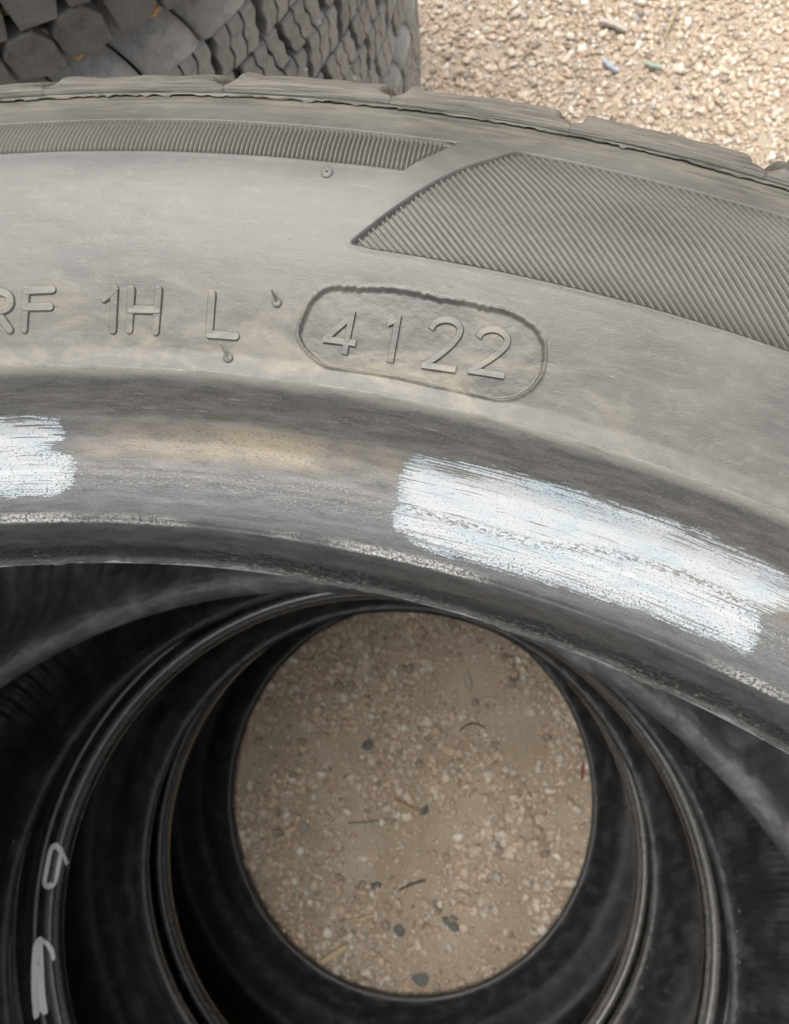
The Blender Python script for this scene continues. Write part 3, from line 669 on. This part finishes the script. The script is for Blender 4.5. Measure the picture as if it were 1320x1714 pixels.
def nub(th, R, rad, spike, lean):
    """moulded vent: low round boss with a snipped rubber whisker"""
    n = 16; V = []; F = []; z0 = float(prof_z(R))
    rings = [(1.0, -0.1), (0.92, 0.22), (0.7, 0.34), (0.26, 0.36), (0.22, 0.36 + spike * 0.5), (0.17, 0.36 + spike)]
    for i, (k, h) in enumerate(rings):
        for j in range(n):
            a = 2 * math.pi * j / n; s = max(0.0, h - 0.36)
            dt = (k * rad * math.cos(a) + lean[0] * s); dr = k * rad * math.sin(a) + lean[1] * s
            V.append(top_xyz(th - dt / (DEG * R), R + dr, z0 + h))
    for i in range(len(rings) - 1):
        for j in range(n): F.append((i * n + j, i * n + (j + 1) % n, (i + 1) * n + (j + 1) % n, (i + 1) * n + j))
    F.append(tuple((len(rings) - 1) * n + j for j in range(n)))
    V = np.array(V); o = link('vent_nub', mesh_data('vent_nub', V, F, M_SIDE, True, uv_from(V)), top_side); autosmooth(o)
nub(80.62, 281.6, 0.85, 0.25, (0.2, 0.4)); nub(81.55, 264.3, 0.75, 1.3, (-0.5, 0.9)); nub(82.9, 256.6, 0.75, 1.4, (-0.6, 1.0))
def whisker(th, R, z, ln):
    n = 6; V = []; F = []
    for i, (k, s) in enumerate(((0.45, -0.4), (0.3, 0.35), (0.16, 0.8), (0.05, 1.0))):
        for j in range(n):
            a = 2 * math.pi * j / n
            V.append(top_xyz(th + k * math.cos(a) / (DEG * R) + 0.05 * s, R + s * ln * 0.9, z + k * math.sin(a) + s * ln * 0.5))
    for i in range(3):
        for j in range(n): F.append((i * n + j, i * n + (j + 1) % n, (i + 1) * n + (j + 1) % n, (i + 1) * n + j))
    F.append(tuple(18 + j for j in range(n)))
    V = np.array(V); link('rubber_whisker', mesh_data('rubber_whisker', V, F, M_TREAD, True, uv_from(V)), top_tread)
for a in ((89.2, 0.6), (87.6, 0.5), (78.9, 0.9), (73.55, 1.0), (68.55, 1.1), (82.9, 0.5), (71.8, 0.5), (77.3, 0.5)): whisker(a[0], 307.3, -13.6, a[1])

# ---- brushed paint dabs on the bead face
def paint_dab(upper, lower, crease, label):
    pts = upper + lower; t0, t1 = min(p[0] for p in pts) - 0.5, max(p[0] for p in pts) + 0.5; r0, r1 = min(p[1] for p in pts) - 0.9, max(p[1] for p in pts) + 0.9
    th = np.arange(t0, t1, 0.06); R = np.arange(r0, r1, 0.22); T, RR = np.meshgrid(th, R)
    k = DEG * 243.0; f = lambda poly: [(t * k, r) for t, r in poly]
    du = poly_sdf(T * k, RR, f(upper)); dl = poly_sdf(T * k, RR, f(lower))
    cover = -np.minimum(du, dl)
    cr = np.zeros(T.shape)
    if crease:
        c = np.array(crease); rc = np.interp(-T, -c[:, 0], c[:, 1]); cr = np.exp(-((RR - rc) / 0.55) ** 2)
    stroke_ = sstep(-0.5, 0.5, dl - du)
    dr, dz = bead_wob(T, RR)
    h = 0.10 * np.exp(-((RR - 240.9) / 0.22) ** 2) - 0.12 * np.exp(-((RR - 241.6) / 0.25) ** 2) + 0.10 * np.exp(-((RR - 248.3) / 0.3) ** 2)
    h += 0.06 * noise2(T * 0.9, RR * 0.5, 51, ((1, 1), (2.7, 0.5)))
    P = top_xyz(T, RR, prof_z(RR) + h + 0.13)
    me = grid_mesh('paint_dab', P, M_PAINT, np.stack([-(T - A0) * DEG * 24.3, RR / 10], -1), {'cover': cover, 'crease': cr, 'stroke': stroke_})
    tag(link('paint_dab', me, top_bead), label)
paint_dab([(76.75,248.6),(77.05,247.2),(77.15,245),(77.1,242.4),(76.7,240.6),(75.4,239.4),(72.2,239.4),(70.1,240.4),(67.3,241.0),(65.4,241.6),(64.5,243.4),(63.9,245.2),(63.9,247.6),(65.1,249.1),(68.0,249.7),(71.2,249.5),(73.9,249.4)],
          [(77.2,240.7),(77.0,238.2),(76.2,236.9),(75.4,235.9),(74.6,236.3),(71.7,236.4),(68.0,237.2),(65.6,237.3),(64.5,237.2),(64.4,240),(64.8,243.6),(67.2,244.8),(70.1,244.2),(72.2,243.0),(75.3,243.0),(76.7,242.6)],
          [(77.2,241.8),(76.49,241.5),(75.36,241.14),(72.16,241.3),(70.1,243.2),(67.26,244.0),(65.6,243.6),(63.8,243.4)], 'long white brush dab of two strokes below the date code')
paint_dab([(88.95,248.6),(88.85,246.5),(89.3,245.0),(90.2,243.2),(93.5,243.0),(95.5,246),(95.5,249.2),(91,249.0)],
          [(88.75,243.8),(88.6,241.8),(88.75,239.2),(89.3,237.7),(91.4,237.6),(93.5,237.9),(95.2,239.5),(95.2,246.2),(91.0,246.0),(89.8,244.8)], None, 'shorter white brush dab beside the letters')

M_CRUMB = mat_flat('grey_rubber_crumbs', (0.20, 0.20, 0.19), 0.7)
def crumbs(parent, rb, surf, xyz, n, seed):
    """torn crumbs of rubber and grit clinging just above a lower bead edge"""
    rg = np.random.RandomState(seed); V = []; F = []; o = 0
    for k in range(n):
        th = rg.uniform(-60, 230); R = rb + 2.5 + abs(rg.normal(0, 4.0)); r = 0.3 + 0.9 * rg.uniform() ** 3
        if noise1(np.array([th * 0.12]), seed)[0] < -0.25: continue
        p = xyz(th, R, float(surf(th, R)) + r * 0.3); v = stone_shape(rg, ICO0, 0.4) * r * MM * np.array([1, 1, 1.3])
        a = rg.uniform(0, 6.28); c_, s_ = math.cos(a), math.sin(a)
        V.append(np.stack([v[:, 0] * c_ - v[:, 1] * s_, v[:, 0] * s_ + v[:, 1] * c_, v[:, 2]], 1) + np.asarray(p)); F += [tuple(i + o for i in q) for q in ICO0[1]]; o += len(v)
    tag(link('rubber_crumbs', mesh_data('rubber_crumbs', np.vstack(V), F, M_CRUMB, smooth=False), parent), kind='stuff')
_kl = catmull(np.array([(229, -242), (229.5, -239.2), (231.4, -236.6), (234.6, -235.2), (238.6, -235.8), (243.5, -239.2), (255, -247)]), 5)
crumbs(top_tire, 229, lambda th, R: np.interp(R, _kl[:, 0], _kl[:, 1]), top_xyz, 150, 77)
# ------------------------------------------------------------------ generic tyre for the rest of the stack
def gen_tire(name, label, c, top_d, bot_d, rb_top, toe_top, rb_bot, toe_bot, H, liner_ribs, group, seed, mat_bd=None, lean=(0.0, 0.0), oval=1.0):
    """top_d / bot_d: depth of the upper and lower faces under the camera (mm); rb: bead toe radius; toe: recess of the toe below the face"""
    z0 = CAM_H - top_d * MM; height = bot_d - top_d
    t = thing(name, label, 'tire', (c[0], c[1], z0), group)
    def half(rb, td):
        k = td / 24.0
        bead = [(0, 24), (0.3, 21.6), (1.5, 18.4), (3.2, 16.2), (4.0, 16.2), (4.8, 15.1), (6.8, 14.2), (9.4, 14.6), (12.5, 16.0), (16, 16.8), (19.5, 15.2), (22.5, 10.6), (24.5, 6.6), (26, 5.0)]
        bead = [(a, b * k) for a, b in bead]; k = td / 25.0
        side = [(26, 5.2 * k), (31, 4.2 * k), (36, 2.7 * k), (42, 1.0 * k), (48, 0.1), (56, 0), (H - 24, 1.5), (H - 15, 7), (H - 8, 15)]
        return [(rb + a, -b) for a, b in bead], [(rb + a, -b) for a, b in side]
    bt, st = half(rb_top, toe_top); bb, sb = half(rb_bot, toe_bot)
    def xyz(th, R, z):
        th = np.asarray(th, float) * DEG; k = -np.asarray(z, float) / height; return np.stack(np.broadcast_arrays(R * np.cos(th) + lean[0] * k, R * np.sin(th) * oval + lean[1] * k, z), -1) * MM
    ths = np.arange(-150, 210.1, 1.0)
    def lath(nm, prof, mat, n=3, th=ths):
        pr = catmull(np.array(prof), n); T, I = np.meshgrid(th, np.arange(len(pr)))
        return link(nm, grid_mesh(nm, xyz(T, pr[I, 0], pr[I, 1]), mat, np.stack([T * 0.4, (pr[I, 0] - pr[:, 0].min()) / 10], -1)), t)
    flip = lambda pr: [(r, -height - z) for r, z in pr[::-1]]
    b_up = lath('bead', bt, M_WORN_LIT); lath('sidewall', st, M_LUG2); lath('sidewall', flip(sb), M_DARK); lath('bead', flip(bb), M_DARK)
    Ro = rb_top + H; z_a, z_b = -15, -(height - 15); w = (z_b - z_a) / 4
    tr = [(st[-1][0], st[-1][1]), (Ro - 3, -24), (Ro, -34)]
    for k in range(1, 4):
        zc = -34 + (-(height - 34) + 34) * k / 4.0
        tr += [(Ro + 1.2, zc + 5), (Ro - 6, zc + 4), (Ro - 6, zc - 4), (Ro + 1.2, zc - 5)]
    tr += [(Ro, -(height - 34)), (rb_bot + H - 3, -(height - 24)), (sb[-1][0], -height - sb[-1][1])]
    T, I = np.meshgrid(np.arange(-150, 210.1, 1.5), np.arange(len(tr))); tr = np.array(tr)
    link('tread', grid_mesh('tread', xyz(T, tr[I, 0], tr[I, 1]), M_LUG2), t)
    th = np.concatenate([np.arange(-150, -40, 2.0), np.arange(-40, 150, 0.3), np.arange(150, 210.1, 2.0)]); th[-1] = 210
    def inner(rb, td):
        k = max(td, 14) / 37.0
        return [(rb, -td), (rb + 1.4, -td - 1.6), (rb + 4.5, -td - 2.6), (rb + 9, -td - 1.2), (rb + 15, -td * 0.72 - 4), (rb + 24, -td * 0.4 - 7), (rb + 37, -10.5), (rb + 50, -11), (rb + H - 30, -14), (rb + H - 19, -26), (rb + H - 14, -45)]
    li = [(r, -height - z) for r, z in inner(rb_bot, toe_bot)] + [(Ro - 13, -height / 2)] + inner(rb_top, toe_top)[::-1]
    kk = catmull(np.array(li), 4); T, I = np.meshgrid(th, np.arange(len(kk))); RR, ZZ = kk[I, 0].copy(), kk[I, 1].copy()
    if liner_ribs:
        pitch, slant, dep = liner_ribs; ph = (T * DEG * 250 / pitch + (RR - 230) * slant) % 1.0
        ZZ -= sstep(rb_bot + 10, rb_bot + 15, RR) * (ZZ < -height / 2) * dep * (0.5 - 0.5 * np.cos(ph * 2 * math.pi)) ** 2
    ZZ += (ZZ < -height / 2) * sstep(rb_bot + 13, rb_bot + 6, RR) * sstep(rb_bot + 1, rb_bot + 5, RR) * 0.5 * np.clip(noise2(T * 1.3, RR * 0.5, seed, ((1, 1), (2.3, 0.6))), -0.1, 1)
    link('inner_liner', grid_mesh('inner_liner', xyz(T, RR, ZZ), M_LINER), t)
    crumbs(t, rb_bot, lambda th, R: np.interp(R, kk[:len(kk) // 3, 0], kk[:len(kk) // 3, 1]), xyz, 170, seed)
    pz = np.array(bt)
    surf = lambda th, R: np.interp(R, pz[:, 0], pz[:, 1])
    return t, b_up, surf, xyz
STK = 'tires stacked flat on the gravel'
gen_tire('car_tire', 'dark tire directly beneath the dusty top tire, ribbed lining showing at the right', (-0.062, -0.2235), 375, 618, 241, 15, 241, 20, 90, (9.0, 0.012, 2.2), STK, 201)
t3, bead3, surf3, xyz3 = gen_tire('car_tire', 'black tire third from the top with two small white marker loops on its bead', (-0.056, -0.2185), 616, 792, 229, 24, 217, 26, 92, None, STK, 202, None, (8.0, 4.0))
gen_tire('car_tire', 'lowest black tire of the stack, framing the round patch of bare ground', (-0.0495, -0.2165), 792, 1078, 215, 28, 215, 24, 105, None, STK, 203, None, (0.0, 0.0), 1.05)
def marker(paths, width, label):
    parts = [stroke(catmull(p, 5) if len(p) > 2 else dens(p), w_, 0.30 + 0.02 * i, lambda th, R: surf3(th, R) , xyz3, 'round', False, 0.4, rref=240.0) for i, (p, w_) in enumerate(zip(paths, width))]
    V, F = merge(parts); o = link('marker_loop', mesh_data('marker_loop', V, F, M_CHALK), bead3); tag(o, label)
marker([[(167.75,237.9),(168.7,241.2),(171.8,241.6),(174.3,241.6),(174.7,238.1),(174.0,235.0),(171.4,234.2),(168.5,234.6),(167.75,237.9)], [(168.2,235.1),(169.6,231.9),(170.9,230.4)]], [4.2, 3.0], 'closed white marker loop')
marker([[(183.8,243),(184.9,246.0),(188.8,248.2),(192.6,249.6),(195.2,250.2)], [(183.75,242.2),(188.0,242.6),(191.9,244.6),(195.2,245.2)], [(188.5,245.0),(194.6,247.4)], [(183.75,241.7),(184.1,237.0),(185.4,234.2),(186.9,233.6)]], [4.4, 4.6, 4.2, 3.0], 'long white marker stroke with a hook')

# ------------------------------------------------------------------ neighbouring stack: two off-road tyres
def tread_piece(poly, depth, Rout, bev=1.6, crown=0.0, seed=0, sipes=0):
    """one tread block: polygon in (arc mm, height mm) wrapped on the cylinder, with bevelled top and sloping sides"""
    rng = np.random.RandomState(seed); p = np.array(poly, float); c = p.mean(0)
    p = c + (p - c) * (1 + rng.uniform(-0.05, 0.05, (len(p), 1)))
    V = []; F = []; n = len(p)
    for s, r in ((1.12, -depth), (1.04, -bev), (0.96, 0.0)):
        q = c + (p - c) * s
        for a, z in q: V.append((a / Rout, z, Rout + r + rng.uniform(-0.35, 0.35)))
    for i in range(2):
        for j in range(n): F.append((i * n + j, i * n + (j + 1) % n, (i + 1) * n + (j + 1) % n, (i + 1) * n + j))
    V.append((c[0] / Rout, c[1], Rout + 0.4)); k = len(V) - 1
    for j in range(n): F.append((2 * n + j, 2 * n + (j + 1) % n, k))
    out = [(R * math.cos(a) * MM, R * math.sin(a) * MM, z * MM) for a, z, R in V]
    return out, F
def offroad(name, label, c, top_d, bot_d, rb, Ro, group, kind, th_lo, th_hi, seed):
    z0 = CAM_H - top_d * MM; hgt = bot_d - top_d
    t = thing(name, label, 'tire', (c[0], c[1], z0), group)
    mat = M_LUG if kind == 'lug' else M_LUG2
    def lath(nm, prof, m, n=3, step=2.0):
        pr = catmull(np.array(prof), n); T, I = np.meshgrid(np.arange(-180, 180.1, step) * DEG, np.arange(len(pr))); R = pr[I, 0]
        return link(nm, grid_mesh(nm, np.stack([R * np.cos(T), R * np.sin(T), pr[I, 1]], -1) * MM, m), t)
    G = Ro - 13
    up = [(rb, -32), (rb + 5, -14), (rb + 20, -10), (rb + 26, -4), (rb + 45, -0.5), (rb + 70, 0), (rb + 95, -3), (G - 18, -12), (G - 6, -22)]
    lath('bead', up[:4], M_DARK); lath('sidewall', up[3:], mat)
    dn = [(r, -hgt - z) for r, z in up[::-1]]
    lath('sidewall', dn[:6], mat); lath('bead', dn[5:], M_DARK)
    tread = lath('tread', [(up[-1][0], up[-1][1]), (G - 1, up[-1][1] - 12), (G, -50), (G + 1, -hgt / 2), (G, -hgt + 45), (G - 1, -hgt - up[-1][1] + 12), (up[-1][0], -hgt - up[-1][1])], M_LINER)
    lath('inner_liner', [(rb, -hgt + 32), (rb + 20, -hgt + 16), (rb + 70, -hgt + 12), (G - 30, -hgt + 26), (G - 14, -hgt / 2), (G - 30, -26), (rb + 70, -12), (rb + 20, -16), (rb, -32)], M_LINER)
    rng = np.random.RandomState(seed)
    def copies(variants, nper, z_off, phase=0.0):
        datas = []
        for v, f in variants:
            me = mesh_data('tread_block', v, f, mat, smooth=False); datas.append(me)
        for i in range(nper):
            a = 360.0 / nper * (i + phase); aa = (a + 180) % 360 - 180
            if not (th_lo < aa < th_hi): continue
            o = link('tread_block', datas[rng.randint(len(datas))], tread); o.rotation_euler = (0, 0, a * DEG + rng.normal(0, 0.002)); o.location = (0, 0, z_off * MM + rng.normal(0, 0.0006))
    if kind == 'lug':
        n = 80; w = 2 * math.pi * Ro / n
        shapes = [[(-0.42, -18), (-0.1, -22), (0.40, -15), (0.44, 6), (0.2, 20), (-0.22, 19), (-0.45, 4)],
                  [(-0.40, -19), (0.25, -21), (0.44, -4), (0.36, 17), (-0.05, 22), (-0.42, 14)],
                  [(-0.44, -12), (-0.12, -20), (0.38, -20), (0.43, 10), (0.1, 20), (-0.36, 18)]]
        rows = np.linspace(-30, -hgt + 24, 7)
        for r, z in enumerate(rows):
            copies([tread_piece([(a * w, b * 0.72) for a, b in (s if r % 2 else [(-x, y) for x, y in s[::-1]])], 11, Ro, 1.3, seed=seed + r * 5 + k) for k, s in enumerate(shapes)], n, z, 0.5 * (r % 2))
    else:
        n = 58; w = 2 * math.pi * Ro / n
        def siped(sd, flip):
            parts = []; o = []; F = []; rg = np.random.RandomState(sd)
            for k in range(3):                                  # three slabs parted by wavy sipes
                x0, x1 = -0.43 + k * 0.29, -0.43 + k * 0.29 + 0.25
                zs = np.linspace(-17, 17, 5); L = [(x0 + 0.05 * (i % 2) + 0.004 * z, z) for i, z in enumerate(zs)]; R_ = [(x1 + 0.05 * (i % 2) + 0.004 * z, z) for i, z in enumerate(zs)]
                poly = [(a * w * (-1 if flip else 1), b + rg.uniform(-1.5, 1.5)) for a, b in R_ + L[::-1]]
                if flip: poly = poly[::-1]
                v, f = tread_piece(poly, 11, Ro, 1.5, seed=sd + k); F += [tuple(i + len(o) for i in q) for q in f]; o += v
            return o, F
        for r, z in enumerate(np.linspace(-54, -hgt + 34, max(3, round((hgt - 88) / 36) + 1))):
            copies([siped(seed + r * 9 + k, r % 2) for k in range(2)], n, z, 0.37 * r)
        # smooth shoulder lugs wrapping from the sidewall over the edge
        m = 56; da = 2 * math.pi / m
        pr = catmull(np.array([(Ro - 48, -5.0), (Ro - 40, 0.5), (Ro - 28, -1.5), (Ro - 16, -8), (Ro - 6, -19), (Ro - 1.5, -30), (Ro - 1.0, -36), (Ro - 9, -38)]), 3)
        ang = np.linspace(-0.475, 0.475, 8) * da; A, I = np.meshgrid(ang, np.arange(len(pr))); A = A + (pr[I, 0] - G) * 0.0016
        R = pr[I, 0] - 2.0 * (np.abs(A - A.mean(1, keepdims=True)) > 0.42 * da); Z = pr[I, 1].copy()
        P = np.stack([R * np.cos(A), R * np.sin(A), Z], -1)
        lo = np.stack([(R - 7) * np.cos(A), (R - 7) * np.sin(A), Z - 7], -1)
        P = np.concatenate([lo[:, :1], P, lo[:, -1:]], 1)
        me = grid_mesh('shoulder_lug', P * MM, M_LUG3)
        for i in range(m):
            a = 360.0 / m * i; aa = (a + 180) % 360 - 180
            if th_lo < aa < th_hi: o = link('shoulder_lug', me, tread); o.rotation_euler = (0, 0, a * DEG)
    if kind == 'lug':                                            # tan dirt packed between some of the lugs
        V = []; F = []; o = 0; rg = np.random.RandomState(5)
        for k in range(46):
            a = (rg.uniform(-80, -64) if k < 30 else rg.uniform(-64, -45)) * DEG; z = rg.uniform(-238, -165); r = rg.uniform(2.5, 6)
            v = stone_shape(rg, ICO1, 0.5) * np.array([r * 0.7, r * rg.uniform(0.8, 1.8), r * rg.uniform(0.8, 2.0)]) + np.array([Ro - 6.5, 0, z])
            c_, s_ = math.cos(a), math.sin(a); V.append(np.stack([v[:, 0] * c_ - v[:, 1] * s_, v[:, 0] * s_ + v[:, 1] * c_, v[:, 2]], 1) * MM); F += [tuple(i + o for i in q) for q in ICO1[1]]; o += len(v)
        tag(link('packed_dirt', mesh_data('packed_dirt', np.vstack(V), F, mat_flat('packed_tan_dirt', (0.50, 0.33, 0.19)), smooth=False), t), kind='stuff')
    return t, z0
ADJ = 'tires stacked beyond the gravel gap'
offroad('offroad_tire', 'grey winter tire with wavy siped blocks beyond the stack, just below the chunky-lugged one', (ADJ_C[0], ADJ_C[1]), 415, 695, 203, 350, ADJ, 'siped', -120, 20, 401)
offroad('offroad_tire', 'siped tire under the winter tire, only its edge showing beside the bright gravel', (ADJ_C[0] + 0.001, ADJ_C[1] + 0.002), 695, 888, 203, 350, ADJ, 'siped', -80, 20, 411)
offroad('offroad_tire', 'siped tire at the bottom of the far stack, its edge touching the gravel', (ADJ_C[0], ADJ_C[1]), 888, 1083, 203, 350, ADJ, 'siped', -80, 20, 421)
offroad('offroad_tire', 'off-road tire with chunky lugs and tan dirt between them, uppermost of far stack', (-0.340, 0.600), 168, 412, 203, 348, ADJ, 'lug', -150, -20, 402)

# ------------------------------------------------------------------ small things lying about
def lodged(th, depth, r, label, seed):
    a = th * DEG; rng = np.random.RandomState(seed); v = stone_shape(rng, ICO1, 0.15) * r * np.array([1, 1, 1.4])
    o = link('pebble', mesh_data('pebble', v, ICO1[1], M_WHITE)); o.location = (ADJ_C[0] + 0.350 * math.cos(a), ADJ_C[1] + 0.350 * math.sin(a), CAM_H - depth * MM); tag(o, label, 'pebble')
M_WHITE = mat_flat('white_stone', (0.75, 0.73, 0.68))
lodged(-33.3, 521, 0.0030, 'white pebble stuck in the siped tread, the uppermost of three', 31)
lodged(-36.7, 545, 0.0026, 'white pebble stuck in the siped tread, just above the dusty tire edge', 32)
lodged(-29.1, 615, 0.0026, 'white pebble stuck low in the siped tread, nearest the open gravel', 33)
M_DSTONE = mat_flat('dark_stone', (0.19, 0.195, 0.18)); M_WSTONE = mat_flat('pale_stone', (0.55, 0.50, 0.44)); M_WOOD = mat_flat('pale_wood', (0.62, 0.52, 0.34)); M_STRAW = mat_flat('dry_straw', (0.50, 0.40, 0.24))
M_GREEN = mat_flat('green_grass', (0.26, 0.32, 0.18)); M_RED = mat_flat('red_plastic', (0.34, 0.10, 0.08), 0.6); M_BLUE = mat_flat('blue_scrap', (0.46, 0.50, 0.56)); M_TWIG = mat_flat('dark_twig', (0.15, 0.11, 0.08)); M_ORANGE = mat_flat('lodged_tan_stone', (0.52, 0.32, 0.16))
pebble('pebble', 'pale pinkish pebble near the top of the round opening', (-0.1028, -0.0791), 0.0125, M_WSTONE, seed=2)
pebble('pebble', 'dark green-grey pebble below the pale one in the opening', (-0.1025, -0.1609), 0.0098, M_DSTONE, seed=3, rot=0.2, stretch=(1.2, 1, 1))
pebble('pebble', 'dark pebble at the tip of the straw in the middle of the opening', (-0.033, -0.236), 0.0088, M_DSTONE, seed=4, rot=0.9)
pebble('pebble', 'single dark pebble on bare dirt below the green blade', (-0.091, -0.3261), 0.0085, M_DSTONE, seed=5)
pebble('pebble', 'dark elongated pebble low in the opening beside the white stone', (-0.0014, -0.3667), 0.0105, M_DSTONE, seed=6, rot=-0.6, stretch=(1.4, 0.9, 1))
pebble('pebble', 'rounded dark pebble to the upper side of the wood chip', (-0.0636, -0.3762), 0.0100, M_DSTONE, seed=7)
pebble('pebble', 'dark pebble at the very bottom rim of the opening', (-0.038, -0.430), 0.0100, M_DSTONE, seed=8, stretch=(1.4, 1, 1))
pebble('pebble', 'dark pebble close under the upper right rim of the opening', (0.0778, -0.0768), 0.0085, M_DSTONE, seed=9)
pebble('pebble', 'long pale stone standing out at the upper middle of the opening', (0.0214, -0.0821), 0.0105, M_WSTONE, seed=10, rot=1.8, stretch=(1.5, 0.9, 1))
pebble('pebble', 'white stone low on the right of the opening', (0.0414, -0.3501), 0.0085, M_WSTONE, seed=12, rot=0.4)
chip('wood_chip', 'pale yellow wood chip at the lower left of the opening', (-0.1412, -0.4019), 0.036, 0.009, 0.004, 0.55, M_WOOD, 'wood chip', 0.05, 0.006)
chip('wood_chip', 'small thin pale splinter above the yellow wood chip', (-0.1032, -0.360), 0.022, 0.004, 0.002, 0.3, M_WOOD, 'wood chip', 0.0, 0.005)
chip('straw', 'dry straw lying across bare dirt in the middle of the opening', (-0.054, -0.231), 0.034, 0.004, 0.002, -0.45, M_STRAW, 'straw', 0.05, 0.005)
chip('grass_blade', 'thin green grass blade lying beside the straw', (-0.098, -0.250), 0.055, 0.0022, 0.001, 0.12, M_GREEN, 'grass blade', 0.1, 0.005)
chip('twig', 'small dark curved twig at the right of the opening', (0.026, -0.136), 0.032, 0.0022, 0.002, 0.1, M_TWIG, 'twig', -0.9, 0.005)
chip('twig', 'short dark twig below the middle of the opening', (-0.048, -0.322), 0.034, 0.003, 0.002, 0.35, M_TWIG, 'twig', -0.2, 0.005)
chip('plastic_scrap', 'tiny red scrap at the right rim of the opening', (0.1575, -0.188), 0.018, 0.004, 0.003, 1.5, M_RED, 'scrap', 0.0, 0.006)
chip('straw', 'pale straw standing out on the gravel beyond the tread', (0.297, 0.776), 0.046, 0.0032, 0.002, 1.15, M_STRAW, 'straw', 0.03, 0.009)
chip('wood_chip', 'curved whitish chip on the bright gravel beyond the tread', (0.221, 0.778), 0.036, 0.009, 0.004, -0.4, M_WSTONE, 'wood chip', -0.3, 0.009)
chip('plastic_scrap', 'small pale blue scrap on the bright gravel', (0.218, 0.720), 0.026, 0.008, 0.003, -0.7, M_BLUE, 'scrap', 0.1, 0.008)
chip('plastic_scrap', 'small green scrap on the bright gravel beside the blue one', (0.272, 0.717), 0.024, 0.007, 0.003, -0.3, mat_flat('green_scrap', (0.38, 0.46, 0.36)), 'scrap', 0.1, 0.008)
